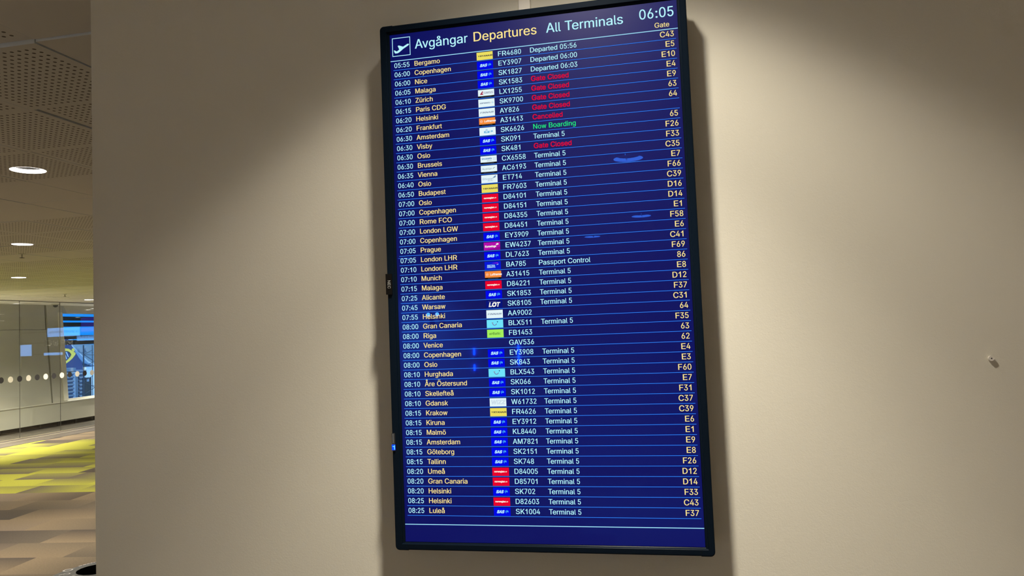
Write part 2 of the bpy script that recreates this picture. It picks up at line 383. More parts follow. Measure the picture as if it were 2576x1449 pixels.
# letter shapes, one per line: letter, advance, points (per mille of the em) | triangles
GLYPHS = '''0 637 319 -10,268 -5,223 10,183 34,148 67,119 109,97 159,80 218,71 284,67 357,71 431,81 497,97 555,120 606,149 648,183 681,223 706,269 720,319 725,369 720,414 706,454 681,489 648,518 606,540 555,557 497,567 431,570 357,567 284,557 218,541 159,518 109,489 67,455 34,415 10,369 -5,319 70,352 73,382 85,408 104,431 130,450 163,464 202,475 248,481 300,484 357,481 415,475 467,464 513,450 553,431 586,408 612,382 631,352 643,319 646,285 643,256 631,229 612,207 586,188 553,173 513,162 467,156 415,154 357,156 300,162 248,173 202,188 163,207 130,229 104,256 85,285 73|7 6 66,66 65 7,8 7 65,65 64 8,9 8 64,64 63 9,63 62 9,10 9 62,62 61 10,11 10 61,61 60 11,12 11 60,0 36 71,0 71 1,1 71 2,71 70 2,3 2 70,69 3 70,57 56 15,16 15 56,56 55 16,55 17 16,3 69 4,69 68 4,5 4 68,68 67 5,6 5 67,66 6 67,12 60 59,13 12 59,59 58 13,14 13 58,58 57 14,57 15 14,18 54 53,18 53 19,37 35 34,38 37 34,34 33 38,39 38 33,51 21 52,21 20 52,53 52 20,19 53 20,30 29 42,43 42 29,29 28 43,44 43 28,28 27 44,45 44 27,46 45 27,27 26 46,47 46 26,26 25 47,48 47 25,25 24 48,39 33 32,40 39 32,32 31 40,41 40 31,31 30 41,30 42 41,48 24 49,24 23 49,50 49 23,23 22 50,51 50 22,21 51 22,35 37 0,36 0 37,54 18 55,17 55 18
1 556 373 0,285 0,285 560,253 530,201 500,150 469,109 454,109 539,183 574,238 623,293 672,316 719,373 719|7 6 5,7 5 4,4 8 7,11 10 12,0 12 2,12 10 2,1 0 2,8 4 3,9 8 3,3 2 9,2 10 9
2 637 90 0,90 67,378 374,427 439,437 459,445 480,449 501,450 523,449 547,443 569,433 589,419 606,403 620,384 632,363 640,340 645,315 646,288 645,264 639,242 629,224 616,208 601,195 582,186 560,180 536,179 509,92 509,95 550,105 588,121 622,143 652,170 678,201 698,237 713,275 722,316 725,358 722,396 713,430 699,461 679,487 655,508 626,523 595,533 561,536 524,530 472,522 447,510 421,494 393,473 364,414 294,215 85,215 80,547 80,547 0|25 24 26,27 26 24,28 27 24,24 23 28,23 22 28,29 28 22,22 30 29,19 18 33,14 36 15,35 15 36,15 35 16,17 16 35,34 17 35,17 34 18,33 18 34,1 0 52,52 51 1,1 51 2,30 22 21,31 30 21,21 20 31,32 31 20,20 19 32,19 33 32,13 12 38,37 13 38,2 50 49,3 2 49,49 48 3,48 47 3,4 3 47,47 46 4,5 4 46,46 45 5,6 5 45,45 44 6,44 7 6,7 44 8,44 43 8,43 42 8,9 8 42,42 41 9,10 9 41,41 40 10,11 10 40,40 39 11,12 11 39,38 12 39,52 0 54,54 53 52,50 2 51,13 37 14,36 14 37
3 637 306 -10,264 -7,224 1,187 14,153 31,123 54,99 81,80 112,67 147,61 185,154 185,158 162,166 141,178 122,193 107,211 94,232 83,256 76,281 72,307 70,336 72,362 77,387 85,409 97,427 112,443 131,454 152,461 176,463 204,461 229,455 253,444 276,430 296,410 314,386 328,357 339,323 346,283 348,220 348,220 421,405 631,405 636,98 636,98 716,524 716,524 648,297 391,297 406,348 408,393 402,434 388,469 368,498 343,522 313,539 279,549 243,553 204,549 164,539 127,521 93,497 63,468 38,434 18,395 2,353 -7,311 407|3 15 4,15 14 4,5 4 14,14 13 5,6 5 13,13 12 6,7 6 12,12 11 7,8 7 11,11 10 8,9 8 10,17 16 2,17 2 1,1 18 17,64 20 0,19 0 20,35 48 36,18 1 0,0 19 18,46 37 36,36 48 46,39 46 47,2 16 3,15 3 16,37 46 38,46 39 38,22 21 63,22 63 62,23 22 62,33 50 34,49 34 50,58 57 27,28 27 57,57 56 28,56 55 28,29 28 55,55 54 29,30 29 54,54 53 30,23 62 61,24 23 61,61 60 24,25 24 60,60 59 25,26 25 59,59 58 26,58 27 26,30 53 31,53 52 31,32 31 52,52 51 32,33 32 51,50 33 51,45 40 47,41 40 45,45 44 41,63 21 64,20 64 21,34 49 35,48 35 49,39 47 40,43 42 41,41 44 43,46 48 65,47 46 65,45 47 65
4 637 56 148,56 223,347 716,437 716,153 233,153 229,581 229,581 148,396 0,396 447,482 447,482 0,396 148,396 229,482 229,482 148|1 0 5,1 5 4,4 2 1,13 14 9,2 4 3,15 12 8,12 15 13,5 0 12,13 5 12,10 9 14,7 6 14,15 7 14,14 13 15,8 11 15
5 637 311 -10,270 -7,232 2,197 16,166 34,139 57,116 85,100 115,89 148,84 183,172 183,176 162,183 143,194 125,208 109,225 96,244 85,265 77,287 72,311 70,339 72,365 79,389 91,410 106,427 125,442 147,453 172,459 199,461 228,459 258,452 285,441 311,426 334,408 353,386 369,362 380,335 387,306 389,283 388,259 384,214 369,195 358,180 346,95 355,135 716,515 716,515 636,212 636,188 424,192 424,209 437,228 448,250 457,273 464,298 468,323 469,355 467,385 461,413 451,440 438,464 421,485 401,504 378,520 353,533 325,542 295,548 263,550 230,546 185,536 144,519 106,496 73,467 45,434 21,397 4,356 -6|9 8 10,48 42 41,5 4 14,14 13 5,6 5 13,13 12 6,7 6 12,12 11 7,8 7 11,10 8 11,42 48 43,44 43 48,16 2 17,39 52 51,38 54 53,36 55 37,18 1 0,0 19 18,54 38 37,37 55 54,17 2 1,1 18 17,52 39 38,38 53 52,2 16 3,16 15 3,4 3 15,14 4 15,48 41 40,49 48 40,50 49 40,40 39 50,39 51 50,44 48 47,74 22 21,74 21 75,20 75 21,56 35 57,22 74 73,73 23 22,33 59 34,59 58 34,35 34 58,57 35 58,70 69 26,69 68 26,27 26 68,28 27 68,68 67 28,67 66 28,29 28 66,66 65 29,23 73 72,24 23 72,72 71 24,25 24 71,71 70 25,70 26 25,29 65 30,65 64 30,31 30 64,64 63 31,63 62 31,32 31 62,62 61 32,33 32 61,61 60 33,59 33 60,75 20 0,19 0 20,35 56 36,55 36 56,46 45 47,44 47 45
6 637 318 -10,276 -6,236 4,200 21,168 43,141 71,119 105,102 142,93 183,89 228,92 263,99 299,112 336,131 377,158 425,193 479,355 716,453 716,212 367,205 367,221 393,232 405,259 424,275 432,311 441,330 442,372 439,410 430,444 414,474 394,499 368,520 337,535 302,544 264,547 221,544 178,534 138,517 102,495 70,468 43,436 20,400 4,361 -6,318 68,345 70,370 77,392 88,412 103,428 121,442 143,452 167,459 193,461 221,459 250,452 276,442 300,428 321,412 339,392 354,370 365,345 371,318 373,292 371,267 365,244 354,225 340,208 322,194 301,184 277,178 251,176 223,178 194,184 167,194 143,208 121,225 103,244 88,267 77,292 70,244 414|6 5 73,73 72 6,7 6 72,72 71 7,8 7 71,71 70 8,9 8 70,70 69 9,10 9 69,11 10 69,69 68 11,12 11 68,68 67 12,19 66 65,18 19 65,19 18 20,62 24 23,1 78 77,22 63 62,62 23 22,1 77 2,77 76 2,3 2 76,75 3 76,18 65 64,3 75 4,75 74 4,5 4 74,73 5 74,12 67 66,13 12 66,66 19 13,14 13 19,19 20 14,20 21 14,15 14 21,43 0 44,44 0 42,42 45 44,25 61 60,46 41 40,40 47 46,45 42 41,41 46 45,58 27 59,27 26 59,60 59 26,25 60 26,38 37 49,37 36 49,50 49 36,36 35 50,51 50 35,35 34 51,52 51 34,53 52 34,34 33 53,33 32 53,54 53 32,32 31 54,55 54 31,31 30 55,47 40 39,48 47 39,39 38 48,38 49 48,55 30 56,30 29 56,57 56 29,29 28 57,58 57 28,27 58 28,15 21 16,78 1 0,0 43 78,24 62 61,61 25 24,64 63 18,79 18 22,63 22 18,21 20 18,18 79 21,17 16 21,17 21 79
7 637 136 0,455 631,455 636,87 636,87 716,549 716,549 631,232 0|0 7 1,2 1 6,6 5 2,6 1 7,4 3 2,2 5 4
8 637 318 -10,272 -7,229 2,191 16,157 35,128 59,104 87,87 118,76 153,73 190,75 220,81 248,91 274,105 299,122 320,142 339,165 354,189 365,215 372,215 376,182 388,154 407,130 433,113 464,102 498,99 535,102 570,112 603,127 633,149 659,174 682,205 700,240 714,277 722,318 725,359 722,396 714,431 700,461 682,487 659,508 633,524 603,534 570,537 535,533 498,523 464,505 433,482 407,455 388,423 376,423 372,448 365,472 354,494 339,514 320,531 299,545 274,555 248,562 220,564 190,560 153,550 118,532 87,509 59,480 35,446 16,407 2,365 -7,318 69,349 71,376 76,401 85,422 97,440 111,454 129,465 149,471 171,474 195,471 221,465 244,453 265,438 284,420 300,398 313,373 323,347 329,318 331,289 329,263 323,238 313,216 300,198 284,182 265,171 244,165 221,162 195,164 171,171 149,181 129,196 111,214 97,235 85,260 76,288 71,318 407,343 409,365 414,386 422,404 434,419 448,432 465,441 484,447 505,449 528,447 551,442 572,433 591,420 607,405 621,387 632,366 640,343 645,318 647,293 645,270 640,249 632,231 621,216 607,203 591,194 572,189 551,187 528,189 505,194 484,203 465,216 448,231 434,250 422,271 414,294 409|6 5 98,98 97 6,7 6 97,97 96 7,8 7 96,9 8 96,96 95 9,10 9 95,95 94 10,11 10 94,94 93 11,12 11 93,13 12 93,93 92 13,14 13 92,24 23 132,132 131 24,25 24 131,131 130 25,26 25 130,32 125 124,103 1 0,0 68 103,86 139 87,1 103 102,138 88 87,87 139 138,123 33 124,32 124 33,1 102 2,102 101 2,3 2 101,100 3 101,89 88 18,88 138 18,19 18 138,138 137 19,136 19 137,31 126 125,125 32 31,3 100 4,100 99 4,5 4 99,98 5 99,14 92 91,15 14 91,16 15 91,91 90 16,17 16 90,90 89 17,89 18 17,19 136 20,136 135 20,21 20 135,135 134 21,22 21 134,134 133 22,23 22 133,132 23 133,26 130 129,27 26 129,28 27 129,129 128 28,29 28 128,128 127 29,30 29 127,127 126 30,126 31 30,34 122 121,121 35 34,119 36 120,67 70 69,84 106 85,105 85 106,35 121 120,120 36 35,71 66 65,72 71 65,70 67 66,66 71 70,82 50 83,84 83 50,106 84 50,50 49 106,107 106 49,49 108 107,118 37 119,36 119 37,63 62 74,75 74 62,62 61 75,61 60 75,76 75 60,60 59 76,77 76 59,59 58 77,78 77 58,58 57 78,79 78 57,57 56 79,56 55 79,80 79 55,55 54 80,45 44 112,113 112 44,44 43 113,114 113 43,43 42 114,72 65 64,73 72 64,64 63 73,63 74 73,80 54 81,54 53 81,53 52 81,82 81 52,52 51 82,50 82 51,108 49 48,109 108 48,48 47 109,110 109 47,47 46 110,111 110 46,46 45 111,45 112 111,114 42 115,42 41 115,41 40 115,116 115 40,40 39 116,117 116 39,39 38 117,118 117 38,37 118 38,67 69 0,68 0 69,85 105 86,105 104 86,139 86 104,122 34 123,33 123 34
9 637 318 725,361 722,400 712,436 695,468 672,495 644,517 611,534 573,544 532,547 488,544 453,537 417,524 379,505 338,478 291,443 237,282 0,183 0,424 348,432 348,425 335,416 323,391 300,377 291,344 278,326 275,306 274,265 277,227 286,193 301,163 322,137 348,117 378,101 413,92 452,89 495,93 538,103 577,119 614,141 646,169 673,201 695,237 712,276 722,318 647,292 645,267 639,245 627,225 613,208 594,195 573,184 549,178 523,176 495,178 466,184 440,195 416,208 394,225 376,245 362,267 351,292 345,318 342,345 345,369 351,392 362,412 376,429 394,442 415,452 439,459 465,461 493,459 522,452 548,442 573,429 594,412 613,392 627,370 639,345 645,391 300|32 31 56,56 55 32,33 32 55,34 33 55,55 54 34,35 34 54,54 53 35,53 52 35,36 35 52,52 51 36,37 36 51,38 37 51,51 50 38,39 38 50,41 48 47,47 42 41,44 0 45,26 62 61,43 46 45,45 0 43,26 61 27,61 60 27,28 27 60,59 28 60,42 47 46,46 43 42,15 22 16,28 59 29,59 58 29,30 29 58,58 57 30,31 30 57,56 31 57,39 50 49,40 39 49,49 48 40,48 41 40,63 24 23,23 64 63,1 79 78,18 20 19,20 18 21,18 19 66,19 67 66,18 66 65,77 2 78,1 78 2,69 68 12,12 11 69,70 69 11,11 10 70,10 9 70,71 70 9,9 8 71,72 71 8,8 7 72,73 72 7,7 6 73,74 73 6,6 5 74,21 22 15,15 14 21,20 21 14,19 20 14,14 13 19,67 19 13,13 12 67,12 68 67,74 5 75,5 4 75,76 75 4,4 3 76,77 76 3,2 77 3,62 26 25,25 24 62,24 63 62,0 44 79,79 1 0,65 64 18,80 18 23,64 23 18,21 18 22,18 80 22,17 16 22,17 22 80
: 264 134 -6,117 -4,102 2,89 12,78 26,72 41,70 58,72 75,78 90,89 103,102 114,117 120,134 122,151 120,166 114,180 103,190 90,196 75,198 58,196 41,190 26,180 12,166 2,151 -4,134 381,117 383,102 389,89 400,78 413,72 428,70 445,72 462,78 477,89 490,102 501,117 507,134 509,151 507,166 501,180 490,190 477,196 462,198 445,196 428,190 413,180 400,166 389,151 383|4 3 5,6 5 3,7 6 9,9 8 7,27 26 25,34 33 35,2 1 3,1 0 3,6 3 0,9 6 0,12 11 9,11 10 9,29 28 27,30 29 27,27 33 30,31 30 33,32 31 33,15 14 13,45 44 43,43 42 45,42 41 39,40 39 41,22 21 20,23 22 20,20 19 23,19 18 23,18 17 15,17 16 15,47 46 45,24 47 45,45 42 24,42 39 36,37 36 39,38 37 39,23 18 0,9 0 18,12 9 18,18 15 12,15 13 12,27 25 24,24 42 27,33 27 42,42 36 33,35 33 36
. 264 134 -6,117 -4,102 2,89 12,78 26,72 41,70 58,72 75,78 90,89 103,102 114,117 120,134 122,151 120,166 114,180 103,190 90,196 75,198 58,196 41,190 26,180 12,166 2,151 -4|4 3 5,6 5 3,10 9 11,2 1 3,1 0 3,6 3 0,0 9 6,7 6 9,8 7 9,18 17 15,16 15 17,22 21 20,23 22 20,20 19 23,19 18 23,18 15 12,13 12 15,14 13 15,23 18 0,9 0 18,18 12 9,11 9 12
, 264 53 -168,95 100,193 100,119 -168|1 0 3,3 2 1
' 290 109 447,99 716,191 716,181 447|1 0 3,3 2 1
A 675 23 0,283 716,389 716,651 0,556 0,371 523,327 673,345 673,288 485,120 0,155 200,155 280,520 280,520 200,336 643,217 280,457 280,485 200,189 200|0 9 10,1 11 8,8 6 1,0 10 11,11 1 0,7 5 2,4 3 13,12 13 3,2 5 12,12 3 2,6 8 14,6 14 7,1 6 7,7 2 1,18 15 10,16 17 13,5 7 14,15 18 16,8 11 15,11 10 15,12 5 16,13 12 16,4 13 17,17 16 18,10 9 18
B 642 85 0,85 716,339 716,386 713,427 704,462 690,492 671,517 648,536 622,549 592,557 560,560 526,558 497,553 472,544 450,532 432,518 416,501 402,483 391,443 375,443 369,466 365,488 357,511 345,532 329,550 309,566 286,578 258,585 227,588 192,585 157,577 124,563 94,543 67,517 44,485 25,446 11,400 3,347 0,175 80,344 80,395 84,435 94,464 112,484 135,496 162,500 192,498 216,492 238,482 259,468 277,451 293,430 307,406 317,379 323,349 325,175 325,175 401,335 401,360 403,384 408,405 417,425 428,441 442,455 459,465 478,471 500,473 523,469 553,458 580,440 603,414 621,380 632,338 635,175 635|39 56 0,1 0 56,73 2 74,58 57 56,1 56 57,57 74 1,74 2 1,59 55 54,54 60 59,39 0 38,38 40 39,58 56 55,55 59 58,72 3 73,2 73 3,53 52 20,62 61 19,71 70 5,4 71 5,40 38 37,41 40 37,37 36 41,36 42 41,53 20 54,60 54 20,20 19 60,19 61 60,71 4 72,3 72 4,33 32 44,32 31 44,45 44 31,31 30 45,46 45 30,30 29 46,29 28 46,47 46 28,28 27 47,48 47 27,27 26 48,49 48 26,26 25 49,25 24 49,50 49 24,23 50 24,13 12 66,67 66 12,12 11 67,11 10 67,68 67 10,10 9 68,42 36 35,43 42 35,35 34 43,34 33 43,33 44 43,50 23 51,23 22 51,22 21 51,52 51 21,20 52 21,62 19 18,63 62 18,18 17 63,64 63 17,17 16 64,65 64 16,16 15 65,15 14 65,14 13 65,13 66 65,68 9 69,9 8 69,8 7 69,70 69 7,7 6 70,5 70 6
C 718 376 -10,317 -5,262 10,211 35,167 69,129 111,98 162,75 220,61 285,57 357,61 429,75 495,98 553,129 604,167 646,211 680,262 705,317 720,376 725,412 723,446 718,479 709,510 697,539 682,566 663,590 641,611 616,630 589,645 558,657 525,665 490,574 490,568 514,559 535,548 555,535 573,519 589,503 602,484 614,444 632,422 637,376 641,334 637,294 626,258 608,226 583,198 550,176 512,159 466,149 415,146 357,149 300,159 249,176 203,199 165,226 133,259 107,295 89,334 78,376 74,422 79,444 84,484 102,503 113,535 143,548 161,559 181,568 202,574 226,665 226,657 190,646 158,630 128,612 100,590 75,566 53,539 34,510 19,479 6,446 -2,412 -8|6 5 54,54 53 6,7 6 53,53 52 7,8 7 52,52 51 8,9 8 51,50 9 51,9 50 49,10 9 49,49 48 10,11 10 48,48 47 11,12 11 47,47 46 12,13 12 46,45 44 15,56 2 57,2 56 3,55 3 56,43 16 44,15 44 16,0 58 1,19 18 41,80 59 0,58 0 59,41 18 42,17 42 18,57 2 1,1 58 57,42 17 43,16 43 17,3 55 4,5 4 55,54 5 55,13 46 45,14 13 45,45 15 14,79 61 60,61 79 78,21 20 39,40 39 20,61 78 77,62 61 77,77 76 62,76 63 62,37 23 38,23 22 38,39 38 22,21 39 22,72 71 66,67 66 71,71 70 67,68 67 70,70 69 68,30 29 31,32 31 29,29 28 32,33 32 28,28 27 33,34 33 27,27 26 34,63 76 75,75 74 63,64 63 74,74 73 64,65 64 73,73 72 65,72 66 65,34 26 35,26 25 35,36 35 25,25 24 36,37 36 24,23 37 24,79 60 80,59 80 60,19 41 40,40 20 19
D 706 308 0,135 0,135 80,302 80,357 84,405 95,447 114,482 139,511 171,533 210,549 254,558 304,561 359,558 414,549 463,533 507,512 545,484 577,450 602,409 621,363 632,311 635,131 635,131 716,317 716,383 711,443 697,496 673,541 640,579 599,610 550,632 493,645 430,649 359,645 288,632 224,609 167,579 117,540 76,493 43,439 19,377 5,175 716,175 0,85 0,85 716,175 635,175 80|45 44 22,22 23 45,0 3 43,2 43 47,43 2 1,44 1 2,22 44 2,22 2 46,22 46 42,23 22 42,41 5 4,24 20 25,26 19 18,5 41 40,40 6 5,25 20 19,19 26 25,41 4 0,3 0 4,20 24 21,42 21 24,27 17 28,34 33 11,12 11 33,13 12 33,33 32 13,37 36 8,9 8 36,36 35 9,10 9 35,35 34 10,34 11 10,13 32 14,32 31 14,15 14 31,31 30 15,16 15 30,30 29 16,17 16 29,28 17 29,6 40 39,7 6 39,39 38 7,38 37 7,37 8 7,17 27 18,26 18 27,21 42 46,2 47 46,43 3 47
E 589 85 0,85 716,524 716,524 635,175 635,175 402,500 402,500 322,175 322,175 80,528 80,528 0|0 9 8,1 0 8,8 5 1,5 4 1,9 0 11,11 10 9,5 8 7,7 6 5,3 2 4,1 4 2
F 577 85 0,85 716,519 716,519 635,175 635,175 391,487 391,487 311,175 311,175 0|9 8 0,8 5 0,1 0 5,3 2 4,5 8 7,7 6 5,1 5 4,4 2 1
G 732 378 -10,317 -5,261 10,210 35,165 69,128 112,97 163,75 221,61 286,57 357,61 429,75 495,97 553,128 604,165 646,209 680,259 705,314 720,373 725,410 723,445 718,479 708,511 696,540 679,567 660,592 638,613 613,632 586,647 556,659 524,667 490,574 490,566 513,545 553,532 571,501 601,483 613,464 623,444 631,422 637,398 640,373 641,332 637,293 627,258 608,226 583,198 551,176 512,159 467,149 415,146 357,149 300,159 249,176 204,199 165,226 133,259 108,296 89,335 78,378 74,417 77,452 86,485 100,513 120,538 144,557 173,572 207,581 244,584 285,611 280,398 280,398 360,672 360,672 281,668 225,655 174,634 128,606 87,571 54,530 26,483 6,433 -6,584 280|6 5 54,54 53 6,7 6 53,53 52 7,8 7 52,52 51 8,9 8 51,50 9 51,9 50 49,10 9 49,49 48 10,11 10 48,48 47 11,12 11 47,47 46 12,13 12 46,45 44 15,2 57 56,2 56 3,55 3 56,43 16 44,15 44 16,58 1 0,0 59 58,40 18 41,42 41 18,17 42 18,57 2 1,1 58 57,42 17 43,16 43 17,3 55 4,5 4 55,54 5 55,13 46 45,14 13 45,45 15 14,80 61 81,60 81 61,37 21 38,21 20 38,39 38 20,19 39 20,63 62 79,36 35 23,22 36 23,79 62 80,61 80 62,36 22 37,21 37 22,74 73 69,73 72 69,76 75 65,66 65 75,75 74 66,67 66 74,74 69 67,68 82 69,69 72 68,30 29 31,32 31 29,29 28 32,28 27 32,63 79 78,64 63 78,78 77 64,77 76 64,76 65 64,32 27 33,27 26 33,34 33 26,26 25 34,25 24 34,35 34 24,23 35 24,81 60 0,59 0 60,82 68 70,71 70 68,68 72 71,39 19 40,18 40 19,67 69 82
H 727 85 0,85 716,175 716,175 406,552 406,552 716,643 716,643 0,552 0,552 326,175 326,175 0|0 11 10,1 0 10,10 3 1,3 2 1,9 8 7,7 6 9,4 9 6,6 5 4,3 10 9,9 4 3
I 278 93 0,187 0,187 716,93 716|3 0 1,1 2 3
K 657 147 205,147 304,245 427,511 716,631 716,325 388,320 389,85 0,85 716,175 716,174 316,175 0,523 0,264 365,321 435,631 0,174 338,174 234,278 345,342 406|0 1 7,8 7 1,0 7 11,1 0 10,1 10 16,8 1 16,5 14 6,12 15 5,5 15 19,14 5 19,4 3 14,10 0 17,2 10 13,13 6 14,14 3 2,0 11 17,9 8 16,10 2 16,6 13 18,13 10 17,5 6 18,12 5 18,13 17 18,2 13 14,4 14 19
L 553 85 0,85 716,175 716,175 80,508 80,508 0|1 0 3,3 0 5,5 4 3,1 3 2
M 884 85 0,85 716,213 716,410 207,452 69,432 69,496 263,670 716,799 716,799 0,709 0,713 643,721 643,693 553,641 409,481 0,402 0,204 508,158 643,167 643,171 409,171 0,442 101,713 617,167 615|5 3 16,0 21 20,1 0 20,18 1 20,18 20 24,19 18 24,17 2 19,18 19 2,1 18 2,4 15 6,9 8 12,13 11 7,11 12 7,12 8 7,5 16 15,15 4 5,5 4 22,4 6 22,14 13 7,2 17 3,3 5 22,6 14 7,11 13 23,12 11 23,10 9 12,10 12 23,14 6 15,3 17 16,17 19 24
N 736 85 0,85 716,192 716,533 172,558 127,582 77,570 75,561 221,561 716,652 716,652 0,544 0,249 465,151 636,168 638,176 409,176 0,568 106,169 604|16 15 0,1 0 15,13 1 15,13 15 18,14 13 18,12 2 14,13 14 2,1 13 2,3 11 4,10 5 11,5 6 11,4 11 6,6 5 17,17 5 7,5 10 7,10 9 7,9 8 7,11 3 12,2 12 3,4 6 17,12 14 18
O 750 376 -10,316 -5,262 10,212 35,167 69,129 111,98 162,75 220,61 285,57 357,61 429,75 495,98 553,129 604,167 646,212 680,262 705,316 720,376 725,435 720,489 705,540 680,584 646,622 604,652 553,675 495,689 429,693 357,689 285,675 220,652 162,622 111,584 69,540 35,489 10,435 -5,376 74,417 78,455 89,492 107,524 132,552 164,574 203,591 248,602 300,605 357,602 416,591 467,574 513,552 552,524 584,492 609,455 627,417 638,376 641,334 638,295 627,259 608,227 583,199 551,176 512,159 467,149 415,146 357,149 300,159 248,176 203,199 164,227 132,259 107,295 89,334 78|7 6 66,66 65 7,8 7 65,65 64 8,9 8 64,64 63 9,63 62 9,10 9 62,62 61 10,11 10 61,61 60 11,12 11 60,2 69 3,69 68 3,58 57 15,0 36 71,0 71 1,70 1 71,55 17 56,16 56 17,1 70 2,69 2 70,56 16 57,15 57 16,3 68 4,5 4 68,68 67 5,6 5 67,66 6 67,12 60 59,13 12 59,59 58 13,14 13 58,58 15 14,18 54 53,34 38 35,35 38 37,52 19 53,18 53 19,40 39 33,50 21 51,20 51 21,33 39 34,38 34 39,51 20 52,19 52 20,30 29 42,43 42 29,29 28 43,44 43 28,28 27 44,45 44 27,46 45 27,27 26 46,47 46 26,26 25 47,48 47 25,25 24 48,40 33 32,32 31 40,41 40 31,31 30 41,30 42 41,48 24 49,24 23 49,23 22 49,50 49 22,21 50 22,35 37 0,36 0 37,54 18 55,17 55 18
P 625 85 0,85 716,331 716,383 712,428 702,468 686,501 663,527 636,548 604,563 569,572 530,575 489,572 448,563 409,548 373,527 341,501 314,468 292,428 275,383 265,331 261,154 261,154 341,327 341,362 343,392 350,418 360,439 375,456 392,468 413,477 436,483 462,485 489,483 516,477 542,468 565,456 585,439 603,418 617,392 627,362 634,327 636,175 636,175 0,175 341,175 261|43 21 0,21 22 0,1 0 22,20 24 23,42 41 2,21 43 45,22 21 45,22 44 42,1 22 42,42 2 1,39 3 40,25 19 18,18 26 25,38 4 39,3 39 4,24 20 19,19 25 24,2 41 40,40 3 2,16 15 28,29 28 15,15 14 29,14 13 29,30 29 13,13 12 30,31 30 12,12 11 31,32 31 11,33 32 11,11 10 33,34 33 10,10 9 34,9 8 34,35 34 8,8 7 35,36 35 7,7 6 36,26 18 17,27 26 17,17 16 27,16 28 27,36 6 37,6 5 37,38 37 5,4 38 5,20 23 45,23 44 45,44 22 45
R 632 85 0,85 716,332 716,384 712,429 703,468 687,501 666,528 640,549 609,564 574,573 536,576 495,573 454,564 416,549 382,528 352,501 326,468 305,429 290,384 281,332 278,135 278,135 359,328 359,363 361,393 366,419 375,440 388,457 404,469 423,478 444,484 469,486 495,484 522,478 547,469 569,457 589,440 605,419 618,393 628,363 634,328 636,175 636,175 0,497 0,324 322,426 322,602 0,175 359,175 278,347 279,441 295|21 0 43,0 21 22,1 0 22,22 42 1,23 45 24,21 43 49,22 21 49,42 22 48,41 2 42,1 42 2,3 40 39,18 46 19,26 25 46,46 27 26,38 4 39,3 39 4,50 19 45,19 46 45,46 25 24,2 41 40,40 3 2,16 15 28,29 28 15,15 14 29,30 29 14,14 13 30,13 12 30,31 30 12,12 11 31,32 31 11,33 32 11,11 10 33,10 9 33,34 33 9,9 8 34,35 34 8,8 7 35,36 35 7,7 6 36,19 50 44,18 19 44,18 44 51,46 18 51,27 46 17,17 16 27,16 28 27,36 6 37,6 5 37,38 37 5,4 38 5,20 45 49,45 23 48,48 49 45,48 22 49,45 20 50,24 45 46,17 46 51,44 47 51
S 628 315 -12,265 -10,220 -1,179 13,144 32,114 56,90 85,72 117,59 153,54 192,147 192,151 166,160 143,174 123,191 107,211 93,234 83,260 75,286 71,315 69,346 71,375 76,402 85,426 97,447 111,463 129,476 149,484 172,486 196,484 217,478 236,467 252,453 265,436 277,416 288,344 313,258 337,204 355,158 379,121 407,94 440,78 479,73 524,77 563,87 598,105 630,130 658,159 681,194 700,232 714,274 722,319 725,365 722,407 714,445 700,478 681,507 658,530 631,548 601,559 567,564 532,474 532,466 565,450 593,425 615,394 632,357 642,316 645,287 643,260 638,235 630,214 619,196 605,181 588,170 570,164 550,162 528,164 505,172 486,184 469,200 455,218 443,238 433,279 418,393 387,438 371,461 361,505 334,524 318,541 299,555 278,566 254,572 226,574 195,571 157,561 122,544 89,520 60,491 35,455 15,413 0,367 -9|6 5 13,13 12 6,7 6 12,12 11 7,8 7 11,11 10 8,9 8 10,41 40 78,78 77 41,42 41 77,77 76 42,43 42 76,76 75 43,44 43 75,75 74 44,45 44 74,0 19 18,0 18 1,1 18 17,68 50 69,1 17 2,17 16 2,3 2 16,15 3 16,36 83 37,83 82 37,81 37 82,48 71 70,49 48 70,70 69 49,69 50 49,3 15 4,15 14 4,5 4 14,13 5 14,37 81 38,81 80 38,39 38 80,80 79 39,40 39 79,78 40 79,45 74 73,46 45 73,73 72 46,47 46 72,72 71 47,71 48 47,66 52 67,51 67 52,101 21 20,65 53 66,52 66 53,34 33 86,85 34 86,21 101 100,22 21 100,100 99 22,99 23 22,84 35 34,34 85 84,64 54 65,53 65 54,96 95 26,27 26 95,95 94 27,94 93 27,28 27 93,93 92 28,29 28 92,92 91 29,30 29 91,91 90 30,90 89 30,31 30 89,89 88 31,60 59 61,62 61 59,59 58 62,58 57 62,23 99 98,24 23 98,98 97 24,25 24 97,97 96 25,96 26 25,31 88 32,88 87 32,33 32 87,86 33 87,62 57 63,57 56 63,56 55 63,64 63 55,54 64 55,101 20 0,19 0 20,83 36 35,35 84 83,50 68 67,67 51 50
T 631 45 635,45 716,586 716,586 635,361 635,361 0,271 0,271 635|1 0 7,3 2 4,7 6 5,5 4 7,4 2 7,1 7 2
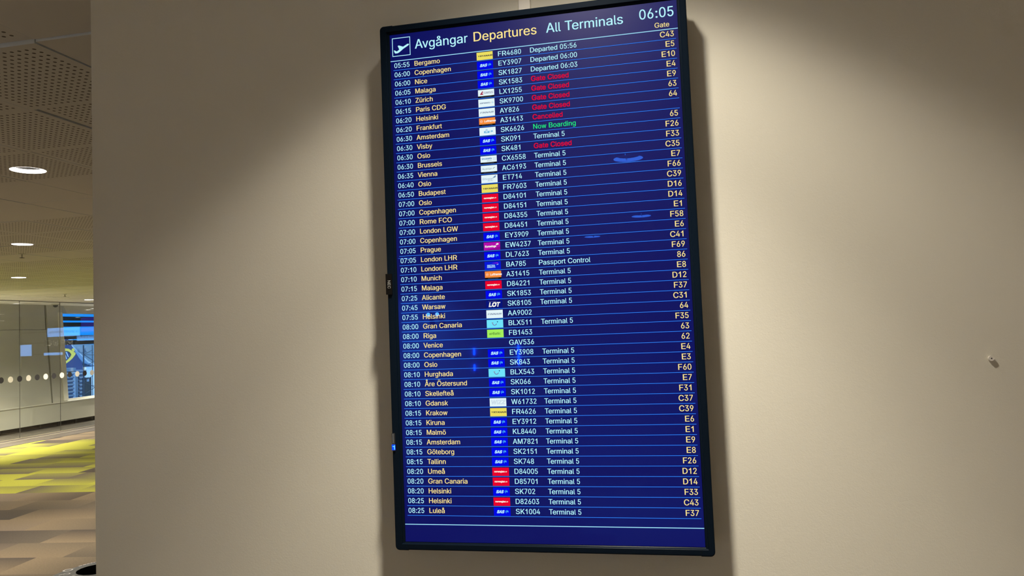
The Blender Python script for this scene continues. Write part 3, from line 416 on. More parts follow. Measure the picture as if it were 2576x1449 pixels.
U 728 364 -12,310 -8,261 3,217 22,178 46,145 77,119 112,100 153,88 196,85 243,85 716,175 716,175 251,177 218,185 187,198 159,215 134,237 113,263 96,293 83,327 75,364 73,402 75,435 83,465 96,491 113,513 134,530 159,542 187,550 218,552 251,552 716,643 716,643 243,639 196,628 153,608 112,582 77,550 46,511 22,467 3,418 -8|9 8 13,13 12 9,10 9 12,12 11 10,18 2 19,20 1 0,19 2 1,1 20 19,2 18 3,17 3 18,3 17 4,17 16 4,5 4 16,16 15 5,6 5 15,7 6 15,15 14 7,8 7 14,13 8 14,41 23 22,23 41 40,24 23 40,40 39 24,39 25 24,35 34 28,29 28 34,34 33 29,30 29 33,33 32 30,31 30 32,25 39 38,26 25 38,38 37 26,27 26 37,37 36 27,36 35 27,35 28 27,41 22 0,22 21 0,20 0 21
V 675 287 0,23 716,119 716,291 231,349 43,330 43,407 290,555 716,651 716,391 0,340 74|3 0 5,0 3 1,2 1 3,7 6 8,8 6 9,4 9 6,5 0 9,9 4 5,5 4 10,4 6 10,3 5 10
W 965 218 0,23 716,116 716,236 252,273 81,277 56,266 56,297 205,431 716,534 716,673 180,699 56,687 56,718 205,735 276,849 716,942 716,746 0,641 0,509 485,487 587,473 668,492 668,464 522,447 454,324 0,272 85,693 85,482 616|6 4 26,1 0 3,2 1 3,6 0 25,25 5 6,4 6 5,5 25 4,25 7 4,26 4 7,24 23 8,22 20 9,14 17 16,16 15 14,13 11 17,17 14 13,17 11 18,11 12 18,10 18 12,12 11 27,11 13 27,20 19 9,18 10 19,21 8 28,21 28 22,8 21 22,22 9 8,3 0 26,0 6 26,7 24 8,19 10 9,10 12 27,7 25 24,20 22 28,8 23 28
X 667 25 0,305 400,305 332,41 716,146 716,306 478,342 411,327 411,382 508,525 716,628 716,364 336,364 403,641 0,537 0,368 246,324 325,344 325,280 218,129 0,281 366,335 425,387 369,334 308|19 18 0,1 2 16,7 5 1,16 2 18,0 18 2,2 1 20,1 5 3,4 3 5,15 11 17,11 12 6,9 8 10,14 13 15,11 15 13,11 13 22,12 11 22,10 8 12,6 12 8,16 18 23,16 23 17,17 11 16,1 16 11,11 6 1,7 1 6,7 6 21,6 8 21,1 3 20,0 2 20,5 7 21,10 12 22,15 17 23
Y 664 286 0,286 293,23 716,128 716,300 435,325 386,351 324,315 324,341 387,366 436,394 485,536 716,640 716,377 293,377 0,333 367|7 5 1,4 1 5,1 4 2,3 2 4,8 6 9,10 13 12,12 11 10,9 6 13,13 10 9,1 0 14,14 13 1,7 1 13,13 6 7,7 6 15,6 8 15,5 7 15
Z 617 59 0,59 65,399 563,479 669,489 639,314 635,57 635,57 716,558 716,558 649,188 113,137 47,127 76,301 80,562 80,562 0,456 638,160 77|11 13 17,12 11 17,13 11 0,1 0 11,11 12 1,12 10 1,1 10 2,4 3 16,16 3 5,9 2 10,4 2 9,3 4 9,9 8 3,5 3 8,13 0 15,15 14 13,7 6 5,5 8 7,2 4 16,10 12 17
Å 675 23 0,283 716,389 716,651 0,556 0,371 523,327 673,345 673,288 485,120 0,155 200,155 280,520 280,520 200,337 742,315 744,294 749,274 758,257 770,241 785,229 802,219 820,214 840,212 862,214 883,219 903,229 922,241 939,257 953,274 965,294 974,315 979,337 981,360 979,380 974,400 965,418 953,433 939,445 922,455 903,461 883,462 862,461 840,455 820,445 802,433 785,418 770,400 758,380 749,360 744,337 803,353 804,367 810,379 820,389 832,395 846,397 862,395 877,389 891,379 904,367 913,353 919,337 921,322 919,308 913,295 904,286 891,280 877,278 862,280 846,286 832,295 820,308 810,322 804,336 643,217 280,457 280,485 200,189 200|0 9 10,10 11 0,8 1 11,23 22 68,24 23 68,14 50 15,50 73 15,1 8 6,7 2 6,15 73 16,73 72 16,64 63 30,63 31 30,16 72 17,18 17 72,72 71 18,19 18 71,71 70 19,20 19 70,70 69 20,21 20 69,22 21 69,68 22 69,24 68 67,25 24 67,67 66 25,26 25 66,27 26 66,66 65 27,28 27 65,29 28 65,65 64 29,64 30 29,61 33 62,32 62 33,5 2 7,51 49 48,52 51 48,61 60 34,33 61 34,4 3 13,3 12 13,42 41 56,41 40 56,57 56 40,40 39 57,2 5 12,52 48 47,47 46 52,53 52 46,46 45 53,54 53 45,45 44 54,55 54 44,44 43 55,43 42 55,42 56 55,57 39 58,39 38 58,38 37 58,59 58 37,37 36 59,36 35 59,60 59 35,34 60 35,6 8 74,6 74 7,50 14 49,49 51 50,31 63 62,62 32 31,0 11 1,1 6 2,12 3 2,78 75 10,76 77 13,5 7 74,75 78 76,8 11 75,11 10 75,12 5 76,13 12 76,4 13 77,77 76 78,10 9 78
Ö 750 376 -10,316 -5,262 10,212 35,167 69,129 111,98 162,75 220,61 285,57 357,61 429,75 495,98 553,129 604,167 646,212 680,262 705,316 720,376 725,435 720,489 705,540 680,584 646,622 604,652 553,675 495,689 429,693 357,689 285,675 220,652 162,622 111,584 69,540 35,489 10,435 -5,376 74,417 78,455 89,492 107,524 132,552 164,574 203,591 248,602 300,605 357,602 416,591 467,574 513,552 552,524 584,492 609,455 627,417 638,376 641,334 638,295 627,259 608,227 583,199 551,176 512,159 467,149 415,146 357,149 300,159 248,176 203,199 164,227 132,259 107,295 89,334 78,477 805,462 807,449 812,437 821,427 833,422 847,420 862,422 877,427 890,437 902,449 911,462 916,477 918,492 916,505 911,517 902,526 890,532 877,534 862,532 847,526 833,517 821,505 812,492 807,275 805,260 807,246 812,234 821,225 833,219 847,218 862,219 877,225 890,234 902,246 911,260 916,275 918,290 916,303 911,315 902,324 890,330 877,331 862,330 847,324 833,315 821,303 812,290 807|8 7 65,65 64 8,9 8 64,64 63 9,63 62 9,10 9 62,62 61 10,11 10 61,102 101 100,103 102 104,15 14 58,3 68 4,5 4 68,68 67 5,6 5 67,67 66 6,7 6 66,65 7 66,11 61 60,12 11 60,60 59 12,13 12 59,59 58 13,58 14 13,106 105 107,2 70 69,56 16 57,114 113 112,0 36 71,0 71 1,115 114 116,70 2 1,1 71 70,55 17 56,16 56 17,118 117 119,117 116 119,116 114 119,96 119 114,97 96 114,107 97 114,108 107 114,109 108 114,114 112 109,112 111 109,111 110 109,2 69 3,68 3 69,15 58 57,57 16 15,98 97 99,100 99 97,102 100 97,97 107 102,104 102 107,107 105 104,18 54 53,18 53 19,76 75 77,79 78 81,81 80 79,83 72 84,72 83 73,94 93 95,38 34 39,51 20 52,84 72 95,95 85 84,34 38 35,37 35 38,19 53 52,52 20 19,75 74 73,77 75 73,73 83 77,78 77 83,81 78 83,82 81 83,88 92 91,33 32 40,88 91 90,89 88 90,29 28 43,44 43 28,28 27 44,45 44 27,46 45 27,27 26 46,47 46 26,26 25 47,40 32 31,41 40 31,31 30 41,42 41 30,30 29 42,29 43 42,47 25 48,25 24 48,49 48 24,24 23 49,23 22 49,50 49 22,21 50 22,39 34 33,33 40 39,50 21 51,20 51 21,95 93 92,85 95 92,92 88 85,88 87 85,86 85 87,35 37 0,36 0 37,54 18 55,17 55 18
a 547 225 -12,192 -10,161 -4,133 7,107 22,85 40,67 63,54 89,45 119,43 152,45 181,51 205,61 226,74 244,90 259,109 272,130 282,152 290,226 306,347 322,373 330,381 337,386 346,388 361,386 382,382 401,375 417,365 432,353 443,337 453,319 460,299 464,275 465,251 464,229 460,193 445,178 435,165 423,155 411,141 385,58 410,72 440,89 465,110 487,134 504,160 518,187 528,215 535,273 541,314 538,336 534,381 519,402 507,422 492,439 473,453 450,465 423,471 391,474 353,474 0,389 0,389 73,383 73,376 60,354 35,340 22,323 11,303 1,280 -6,254 -11,240 64,270 66,297 72,321 83,341 96,357 112,371 131,380 151,386 172,388 194,388 267,375 259,325 247,207 229,172 216,158 207,146 196,136 183,131 166,129 147,131 130,135 115,143 102,154 90,182 73,200 68,219 65|7 6 91,91 90 7,8 7 90,90 89 8,9 8 89,89 88 9,10 9 88,11 10 88,88 87 11,12 11 87,13 12 87,96 0 70,0 96 1,95 1 96,46 35 34,34 47 46,1 95 2,95 94 2,17 84 83,83 18 17,35 46 45,2 94 3,94 93 3,4 3 93,5 4 93,93 92 5,6 5 92,91 6 92,13 87 86,14 13 86,15 14 86,86 85 15,16 15 85,85 84 16,84 17 16,41 40 39,39 38 41,42 41 38,38 37 42,43 42 37,37 36 43,44 43 36,36 35 44,35 45 44,71 69 68,32 48 33,30 49 31,71 68 67,67 72 71,48 32 31,31 49 48,72 67 66,66 65 72,73 72 65,65 64 73,29 50 30,49 30 50,61 60 59,59 58 79,80 79 58,58 57 23,78 77 61,61 59 78,59 79 78,21 20 80,80 58 21,22 21 58,58 23 22,23 57 24,57 56 24,25 24 56,56 55 25,26 25 55,55 54 26,73 64 63,74 73 63,63 62 74,75 74 62,62 61 75,76 75 61,61 77 76,19 82 81,81 80 19,80 20 19,26 54 27,54 53 27,53 52 27,28 27 52,52 51 28,29 28 51,50 29 51,70 0 69,69 71 70,18 83 82,82 19 18,47 34 33,33 48 47
b 597 323 -12,292 -10,265 -4,243 5,223 17,207 30,183 58,166 83,158 83,158 0,74 0,74 716,160 716,160 449,166 449,193 486,206 500,222 513,241 524,264 533,291 539,322 541,365 537,404 526,440 507,472 482,498 450,520 412,536 368,546 319,549 266,546 212,536 163,520 119,499 81,472 48,441 23,405 4,366 -8,310 66,341 69,369 78,393 92,414 112,431 136,444 164,454 196,460 230,462 267,460 303,454 336,444 367,431 395,414 419,394 438,369 452,341 461,310 464,279 461,251 453,227 439,206 420,189 397,176 370,166 339,160 304,158 267,160 228,166 194,176 162,190 134,207 110,227 91,252 77,279 69|9 8 10,67 66 10,66 65 10,11 10 65,65 13 11,7 70 8,70 69 8,69 68 8,10 8 68,67 10 68,13 65 64,64 63 13,63 62 13,62 14 13,16 15 60,74 2 1,2 74 3,73 3 74,18 59 58,19 18 58,58 20 19,3 73 4,5 4 73,72 5 73,16 60 59,17 16 59,59 18 17,5 72 6,72 71 6,7 6 71,70 7 71,14 62 61,61 60 14,60 15 14,11 13 12,38 41 40,38 40 0,39 0 40,21 57 56,56 22 21,54 23 55,23 54 24,41 38 37,37 42 41,22 56 55,55 23 22,33 32 45,46 45 32,32 31 46,47 46 31,31 30 47,48 47 30,49 48 30,30 29 49,50 49 29,29 28 50,51 50 28,28 27 51,42 37 36,36 35 42,43 42 35,35 34 43,44 43 34,34 33 44,33 45 44,51 27 52,27 26 52,53 52 26,26 25 53,54 53 25,24 54 25,0 39 1,74 1 39,20 58 57,57 21 20
c 557 292 -12,245 -8,203 4,164 23,130 49,102 81,79 120,62 163,51 211,48 264,51 317,62 366,79 409,102 448,130 480,164 506,203 525,245 537,292 541,317 540,342 536,388 523,409 513,429 501,447 487,464 471,491 433,501 412,509 389,426 368,416 395,400 418,380 437,355 452,325 461,292 464,258 461,229 452,204 436,183 416,166 392,152 363,143 332,137 299,135 264,137 229,143 196,152 165,166 137,183 113,204 93,229 77,258 68,292 65,326 69,356 78,381 93,392 102,402 113,417 137,428 165,511 144,503 121,480 79,465 61,449 45,431 30,389 7,367 -1,343 -7|7 6 47,47 46 7,8 7 46,46 45 8,9 8 45,45 44 9,44 43 9,10 9 43,43 42 10,11 10 42,1 52 2,52 51 2,3 2 51,51 50 3,38 37 15,16 15 37,37 36 16,36 17 16,3 50 4,50 49 4,5 4 49,49 48 5,6 5 48,47 6 48,11 42 41,12 11 41,41 40 12,13 12 40,40 39 13,14 13 39,39 38 14,38 15 14,19 18 35,19 35 34,34 20 19,55 68 67,67 56 55,54 69 68,68 55 54,20 34 33,33 21 20,65 64 58,64 63 58,59 58 63,63 62 59,60 59 62,62 61 60,28 27 29,30 29 27,27 26 30,26 25 30,56 67 66,57 56 66,66 65 57,65 58 57,30 25 31,25 24 31,32 31 24,24 23 32,23 22 32,33 32 22,21 33 22,69 54 0,54 53 0,1 0 53,52 1 53,17 36 35,35 18 17
d 597 275 -12,232 -8,193 4,157 23,125 48,99 81,77 119,61 163,51 212,48 266,51 319,61 368,77 412,99 450,126 482,157 507,193 526,232 537,275 541,306 539,333 533,356 524,375 513,391 500,415 473,431 449,437 449,437 716,523 716,523 0,440 0,440 83,431 83,415 58,404 44,390 30,374 17,355 5,332 -4,306 -10,288 66,318 69,346 77,370 91,391 110,408 134,421 162,431 194,437 228,438 267,437 304,431 339,421 370,408 397,391 420,371 439,346 453,319 461,288 464,256 461,228 452,203 438,183 419,166 395,152 367,143 336,137 303,135 267,137 230,143 196,153 164,166 136,183 112,204 92,229 78,256 69|7 6 70,70 69 7,8 7 69,69 68 8,9 8 68,68 67 9,67 66 9,10 9 66,66 65 10,11 10 65,65 64 11,12 11 64,61 16 15,1 75 74,58 18 59,75 1 0,0 40 75,17 60 59,59 18 17,1 74 2,73 2 74,16 61 60,60 17 16,2 73 3,4 3 73,73 72 4,5 4 72,72 71 5,6 5 71,70 6 71,12 64 63,13 12 63,63 62 13,14 13 62,62 61 14,61 15 14,41 39 38,38 37 41,37 42 41,19 57 20,35 34 43,42 37 36,36 35 42,35 43 42,55 23 56,23 22 56,22 21 56,57 56 21,20 57 21,29 31 30,29 49 48,49 29 50,29 28 50,26 50 28,45 32 31,46 45 31,47 46 31,31 29 47,29 48 47,50 26 51,52 51 26,53 52 26,26 25 53,26 28 27,43 34 33,44 43 33,33 32 44,32 45 44,53 25 54,25 24 54,55 54 24,23 55 24,40 0 39,39 41 40,57 19 58,18 58 19
e 568 298 -12,249 -8,204 4,164 23,130 49,101 81,78 119,61 163,51 210,48 263,51 315,61 364,78 408,100 446,128 479,162 505,200 525,242 537,289 541,318 539,346 534,374 526,401 514,426 499,449 480,470 456,488 428,502 396,513 360,520 319,522 238,105 238,105 311,475 311,436 284,434 318,428 349,419 378,406 403,389 424,369 441,346 454,319 462,289 464,258 462,230 454,206 441,185 424,167 403,153 379,143 353,137 326,135 297,135 250,137 212,144 179,155 149,171 124,190 103,213 86,238 74,267 67,299 65,339 69,357 74,373 81,388 91,401 102,413 116,430 148,513 128,503 101,489 77,471 55,450 36,425 20,397 6,367 -4,334 -10,434 311,136 311,136 238|31 53 52,32 31 52,34 33 79,51 50 32,7 6 55,55 54 7,54 31 7,8 7 31,9 8 31,31 32 9,10 9 32,11 10 32,32 50 11,12 11 50,43 18 44,1 61 60,17 45 44,44 18 17,1 60 2,60 59 2,3 2 59,58 3 59,15 47 46,16 15 46,46 45 16,45 17 16,3 58 4,58 57 4,5 4 57,57 56 5,6 5 56,55 6 56,12 50 49,13 12 49,49 48 13,14 13 48,48 47 14,47 15 14,62 0 78,77 64 63,77 63 78,62 78 63,41 20 42,19 42 20,64 77 76,76 65 64,40 22 41,22 21 41,20 41 21,30 29 33,29 28 33,71 70 69,30 34 53,30 33 34,36 35 33,33 28 36,28 27 36,37 36 27,27 26 37,65 76 75,66 65 75,75 74 66,67 66 74,74 73 67,68 67 73,73 72 68,72 71 68,71 69 68,37 26 38,26 25 38,39 38 25,25 24 39,24 23 39,40 39 23,22 40 23,61 1 0,0 62 61,52 53 34,42 19 43,18 43 19,31 54 81,53 31 81,51 32 80,33 35 79,32 52 80,52 34 79,52 79 80,30 53 81
f 357 321 534,321 460,9 460,9 534,113 0,113 607,116 636,123 661,134 683,150 702,169 718,190 730,238 744,282 745,313 741,341 733,320 659,274 667,250 664,231 658,217 647,207 632,201 612,199 589,199 0,113 460,113 534,199 534,199 460|25 28 26,28 25 24,12 19 18,13 17 14,14 17 16,16 15 14,12 18 17,17 13 12,5 23 22,6 5 22,22 21 6,7 6 21,8 7 21,21 20 8,9 8 20,10 9 20,20 19 10,11 10 19,19 12 11,26 27 23,4 24 25,3 2 25,26 3 25,23 5 26,1 0 27,28 1 27,27 26 28
g 598 291 -212,253 -210,219 -205,188 -196,161 -185,137 -171,116 -155,98 -137,83 -118,71 -97,143 -57,171 -93,184 -105,199 -115,217 -124,238 -131,263 -135,291 -137,332 -133,367 -123,397 -106,420 -81,433 -48,438 -8,438 96,431 96,403 58,390 45,374 33,355 22,332 14,305 8,274 7,233 10,194 20,158 37,127 61,100 91,78 127,61 169,51 216,48 269,51 322,61 369,77 413,99 450,126 482,158 507,194 526,233 537,276 541,307 539,334 534,357 524,376 513,392 500,405 487,433 449,440 449,440 534,524 534,524 -12,520 -56,510 -94,493 -126,470 -153,442 -175,409 -191,372 -203,333 -209,288 83,319 86,347 93,371 106,391 123,408 144,422 170,432 200,437 234,439 271,438 307,432 341,422 371,409 398,392 421,371 439,347 453,319 461,288 464,257 461,229 453,204 438,183 419,166 396,153 369,143 339,137 306,135 271,137 235,143 202,153 172,166 146,184 124,205 107,229 94,257 86|9 8 10,39 38 100,100 99 39,40 39 99,99 98 40,41 40 98,98 97 41,97 96 41,42 41 96,96 95 42,43 42 95,95 94 43,44 43 94,3 13 4,12 4 13,14 2 15,32 70 105,15 2 1,1 16 15,32 105 33,104 33 105,49 90 89,89 50 49,2 14 3,13 3 14,33 104 34,103 34 104,48 91 90,90 49 48,4 12 5,6 5 12,12 11 6,7 6 11,8 7 11,10 8 11,34 103 35,36 35 103,103 102 36,37 36 102,102 101 37,38 37 101,100 38 101,44 94 93,45 44 93,93 92 45,46 45 92,92 91 46,47 46 91,91 48 47,17 0 69,69 18 17,71 31 30,51 88 87,87 52 51,18 69 68,68 19 18,71 30 29,72 71 29,29 28 72,28 27 72,27 73 72,85 55 86,55 54 86,54 53 86,87 86 53,52 87 53,62 61 23,24 23 61,79 78 61,61 60 79,80 79 60,59 58 60,65 64 21,64 63 21,22 21 63,63 62 22,62 23 22,75 25 24,76 75 24,77 76 24,24 61 77,61 78 77,80 60 81,60 58 81,82 81 58,83 82 58,57 83 58,19 68 67,20 19 67,67 66 20,66 65 20,65 21 20,73 27 26,26 25 73,74 73 25,25 75 74,83 57 84,85 84 57,57 56 85,55 85 56,16 1 0,0 17 16,70 32 31,31 71 70,50 89 88,88 51 50
h 577 160 319,160 0,74 0,74 716,160 716,160 404,144 404,163 449,186 484,214 509,246 527,281 537,320 541,355 538,386 531,415 518,441 501,462 479,479 451,492 419,500 381,502 338,502 0,416 0,416 331,413 369,402 402,384 428,360 447,330 459,295 463,271 461,248 456,226 446,207 434,191 417,178 398,168 375,162 348,160 442|3 2 6,2 1 0,6 2 0,0 38 6,10 32 31,9 33 32,32 10 9,8 34 33,33 9 8,6 38 37,5 6 37,37 36 5,36 35 5,7 5 35,35 34 7,34 8 7,3 6 4,12 29 13,29 12 30,11 30 12,13 29 28,28 14 13,24 23 22,22 21 24,24 21 25,21 20 25,20 19 25,26 25 19,19 18 26,18 17 26,27 26 17,17 16 27,16 15 27,28 27 15,14 28 15,30 11 31,10 31 11,5 7 39,6 5 39,4 6 39
i 234 74 0,74 534,160 534,160 0,118 623,102 625,88 630,76 639,66 651,60 665,58 680,60 695,66 708,76 720,88 729,102 735,118 737,133 735,148 729,160 720,170 708,176 695,178 680,176 665,170 651,160 639,148 630,133 625|11 10 12,14 5 4,7 6 5,13 7 5,5 14 13,9 8 7,7 13 9,10 9 13,12 10 13,16 27 17,17 27 18,22 21 20,25 24 23,19 25 23,23 22 19,22 20 19,27 26 25,25 19 27,18 27 19,1 0 3,3 2 1,27 16 4,14 4 16,15 14 16
k 535 155 192,155 298,170 298,400 534,507 534,259 280,249 280,74 0,74 716,160 716,160 0,414 0,208 261,269 322,523 0,160 298,160 197,217 250,283 304|1 15 9,0 7 10,7 0 1,8 7 1,1 9 8,5 13 6,11 14 5,13 5 18,4 3 13,1 0 16,12 6 13,13 3 2,5 14 18,0 10 16,6 12 17,12 2 15,15 16 12,15 1 16,5 6 17,11 5 17,12 16 17,2 12 13,4 13 18
l 266 158 0,128 11,104 28,87 52,77 83,74 119,74 716,160 716,161 117,164 100,169 88,177 80,189 75,220 73,239 76,254 4,206 -3|6 5 7,14 13 15,15 13 16,12 16 13,16 12 0,12 11 0,1 0 11,11 10 1,2 1 10,3 2 10,10 9 3,4 3 9,9 8 4,5 4 8,7 5 8
m 858 74 0,74 534,158 534,158 415,151 415,160 442,172 466,186 487,203 504,222 518,242 529,264 537,286 542,308 543,345 539,377 527,404 507,426 481,441 450,451 414,439 414,448 440,459 462,474 483,492 500,513 515,535 527,560 536,587 541,614 543,644 541,673 534,699 523,723 507,744 487,760 462,773 432,781 398,783 359,783 0,697 0,697 357,694 392,683 420,665 440,642 454,616 462,589 465,566 463,545 458,526 450,510 438,497 425,486 408,478 390,473 370,472 0,386 0,386 365,382 393,372 417,356 438,334 453,309 462,280 465,260 463,240 458,222 450,204 439,190 424,177 407,168 386,162 362,160 335,160 0,158 436,446 433|74 73 0,1 0 73,4 1 73,73 72 4,7 6 68,68 67 7,67 8 7,4 72 71,3 4 71,71 70 3,70 69 3,5 3 69,69 68 5,68 6 5,1 4 2,65 11 10,12 64 63,63 13 12,11 65 64,64 12 11,58 20 59,60 59 20,61 60 17,17 16 61,61 16 62,16 15 62,15 14 62,63 62 14,13 63 14,8 67 66,9 8 66,66 65 9,65 10 9,55 54 19,54 53 19,50 25 24,26 49 48,48 27 26,25 50 49,49 26 25,19 53 52,21 19 52,22 21 52,52 51 22,23 22 51,51 50 23,50 24 23,29 47 46,31 30 45,46 45 30,29 46 30,41 40 39,39 38 41,38 37 41,41 37 42,37 36 42,43 42 36,36 35 43,35 34 43,44 43 34,34 33 44,33 32 44,45 44 32,31 45 32,27 48 47,28 27 47,47 29 28,58 57 56,56 55 58,20 58 55,55 19 20,20 19 76,60 20 18,17 60 18,3 5 75,4 3 75,2 4 75,19 21 76,18 20 76
n 576 160 319,160 0,74 0,74 534,157 534,158 404,144 404,163 449,186 484,214 509,246 527,281 537,320 541,355 538,386 531,415 518,440 501,462 479,479 451,492 419,500 381,502 338,502 0,416 0,416 331,413 369,402 402,384 428,360 447,330 459,295 463,271 461,248 456,226 446,207 434,191 417,178 398,168 375,162 348,158 437|1 0 2,3 2 0,6 3 0,0 38 6,3 6 4,10 32 31,9 33 32,32 10 9,8 34 33,33 9 8,6 38 37,5 6 37,37 36 5,36 35 5,7 5 35,35 34 7,34 8 7,12 29 13,29 12 30,11 30 12,13 29 28,28 14 13,24 23 22,22 21 24,24 21 25,21 20 25,20 19 25,26 25 19,19 18 26,18 17 26,27 26 17,17 16 27,16 15 27,28 27 15,14 28 15,30 11 31,10 31 11,5 7 39,6 5 39,4 6 39
o 584 292 -12,245 -8,203 4,164 23,130 49,102 81,79 120,62 163,51 211,48 264,51 317,62 366,79 409,102 448,130 480,164 506,203 525,245 537,292 541,338 537,381 525,420 506,454 480,482 448,505 409,522 366,533 317,536 264,533 211,522 163,505 120,482 81,454 49,420 23,381 4,338 -8,292 65,325 68,355 77,380 93,401 113,419 137,432 165,441 196,447 229,449 264,447 299,441 332,432 363,419 391,401 416,380 436,355 452,325 461,292 464,258 461,229 452,204 436,183 416,166 392,152 363,143 332,137 299,135 264,137 229,143 196,152 165,166 137,183 113,204 93,229 77,258 68|7 6 66,66 65 7,8 7 65,65 64 8,9 8 64,64 63 9,63 62 9,10 9 62,62 61 10,11 10 61,61 60 11,12 11 60,0 36 1,36 71 1,1 71 2,71 70 2,3 2 70,69 3 70,57 56 15,16 15 56,56 55 16,55 17 16,3 69 4,69 68 4,5 4 68,68 67 5,6 5 67,66 6 67,12 60 59,13 12 59,59 58 13,14 13 58,58 57 14,57 15 14,54 53 19,18 54 19,37 35 34,38 37 34,34 33 38,39 38 33,51 21 52,21 20 52,53 52 20,19 53 20,30 29 42,43 42 29,29 28 43,44 43 28,28 27 44,45 44 27,46 45 27,27 26 46,47 46 26,26 25 47,48 47 25,25 24 48,39 33 32,40 39 32,32 31 40,41 40 31,31 30 41,30 42 41,48 24 49,24 23 49,50 49 23,23 22 50,51 50 22,21 51 22,36 0 35,35 37 36,17 55 54,54 18 17
p 597 74 -201,74 534,158 534,158 449,166 449,182 473,206 500,222 513,241 524,264 533,291 539,322 541,365 537,404 526,440 507,472 482,498 450,520 412,536 368,546 319,549 266,546 212,536 163,520 119,499 81,472 48,441 23,405 4,366 -8,323 -12,292 -10,265 -4,243 5,207 30,183 58,166 83,160 83,160 -201,310 66,341 69,369 78,393 92,414 112,431 136,444 164,454 196,460 230,462 267,460 303,454 336,444 367,431 395,414 419,394 438,369 452,341 461,310 464,279 461,251 453,227 439,206 420,189 397,176 370,166 339,160 304,158 267,160 228,166 194,176 162,190 134,207 110,227 91,252 77,279 69|36 66 0,1 0 66,65 1 66,1 65 64,1 3 2,0 37 36,68 67 36,66 36 67,1 64 63,3 1 63,63 62 3,62 61 3,61 4 3,30 38 73,30 73 31,32 31 73,72 32 73,57 10 9,32 72 33,71 33 72,6 59 58,7 6 58,8 7 58,58 57 8,57 9 8,33 71 34,71 70 34,35 34 70,70 69 35,36 35 69,68 36 69,4 61 60,5 4 60,60 59 5,59 6 5,12 55 54,39 29 28,28 40 39,11 56 55,55 12 11,13 53 14,40 28 27,27 41 40,53 13 54,12 54 13,23 22 44,45 44 22,22 21 45,46 45 21,21 20 46,47 46 20,48 47 20,20 19 48,49 48 19,19 18 49,50 49 18,18 17 50,41 27 26,26 25 41,42 41 25,25 24 42,43 42 24,24 23 43,23 44 43,50 17 51,17 16 51,52 51 16,16 15 52,53 52 15,14 53 15,38 30 29,29 39 38,10 57 56,56 11 10
r 365 74 0,74 534,157 534,157 451,162 451,175 477,192 498,214 517,240 530,269 539,322 541,342 540,342 453,302 458,267 456,245 451,224 443,205 431,190 416,177 399,168 379,162 357,160 333,160 0|23 22 0,1 0 22,1 3 2,19 18 4,1 22 21,3 1 21,21 20 3,20 19 3,19 4 3,16 15 6,7 6 15,15 8 7,9 14 13,10 12 11,12 10 13,9 13 10,8 15 14,14 9 8,4 18 17,5 4 17,17 16 5,16 6 5
s 513 256 -12,221 -10,188 -4,158 5,131 17,107 34,87 53,70 76,58 103,50 133,132 150,141 123,156 101,175 85,198 73,225 66,255 64,290 67,319 74,344 88,362 105,373 124,377 145,375 162,368 178,357 191,342 202,322 211,210 239,166 253,130 271,102 293,82 319,70 350,66 385,69 415,77 442,91 466,111 488,134 506,162 521,193 532,227 539,263 541,298 539,329 533,357 524,382 511,403 496,420 477,435 456,447 433,456 408,377 390,369 409,357 427,341 444,321 457,295 465,264 468,233 465,207 458,184 446,167 430,156 411,153 390,155 371,162 355,174 342,191 331,214 321,323 294,367 281,403 263,431 241,450 215,462 185,466 150,463 120,454 92,439 66,419 44,395 25,365 9,332 -2,296 -9|5 12 6,12 11 6,7 6 11,8 7 11,11 10 8,9 8 10,33 32 66,34 33 66,66 65 34,35 34 65,0 16 1,15 1 16,41 61 60,60 42 41,1 15 2,15 14 2,3 2 14,13 3 14,28 70 29,69 29 70,40 62 61,61 41 40,3 13 4,5 4 13,12 5 13,29 69 30,69 68 30,31 30 68,68 67 31,32 31 67,66 32 67,35 65 64,36 35 64,37 36 64,64 63 37,38 37 63,39 38 63,63 62 39,62 40 39,59 58 44,43 59 44,17 85 84,18 17 84,84 83 18,83 19 18,26 72 27,71 27 72,46 45 57,58 57 45,44 58 45,80 79 21,79 78 21,22 21 78,78 77 22,23 22 77,77 76 23,76 75 23,24 23 75,75 74 24,52 51 53,54 53 51,51 50 54,19 83 82,20 19 82,82 81 20,81 80 20,80 21 20,24 74 25,74 73 25,26 25 73,72 26 73,54 50 55,50 49 55,49 48 55,56 55 48,48 47 56,57 56 47,46 57 47,16 0 85,85 17 16,27 71 28,70 28 71,42 60 59,59 43 42
t 320 287 534,287 460,9 460,9 534,91 663,177 663,177 137,179 116,184 99,191 86,203 77,219 72,246 70,284 75,300 2,248 -6,194 -2,158 10,129 30,108 57,95 91,91 131,177 534,177 460,91 460,91 534|21 20 7,7 6 21,23 24 6,10 16 11,12 15 14,13 12 14,11 16 15,15 12 11,16 10 17,10 9 17,18 17 9,19 18 9,9 8 19,20 19 8,7 20 8,22 25 23,25 22 5,1 0 22,23 1 22,21 6 24,3 2 24,25 3 24,24 23 25,5 4 25
u 577 256 -7,222 -5,190 3,162 15,136 33,115 55,97 83,84 115,77 153,74 195,74 534,160 534,160 203,164 164,174 132,193 105,217 86,247 74,281 71,306 72,329 78,350 87,369 100,385 116,399 136,408 159,414 185,416 215,416 534,502 534,502 0,419 0,419 129,432 129,413 84,390 49,362 24,330 7,295 -4,419 98|10 9 12,12 11 10,17 0 18,0 17 1,1 17 2,17 16 2,3 2 16,15 3 16,3 15 4,5 4 15,15 14 5,6 5 14,7 6 14,14 13 7,8 7 13,9 8 13,12 9 13,19 38 37,37 20 19,20 37 36,21 20 36,36 35 21,35 22 21,30 33 31,32 33 25,26 25 33,27 26 33,33 30 27,30 29 27,28 27 29,22 35 34,23 22 34,34 32 23,24 23 32,32 25 24,18 0 38,38 19 18,32 34 39,33 32 39,31 33 39
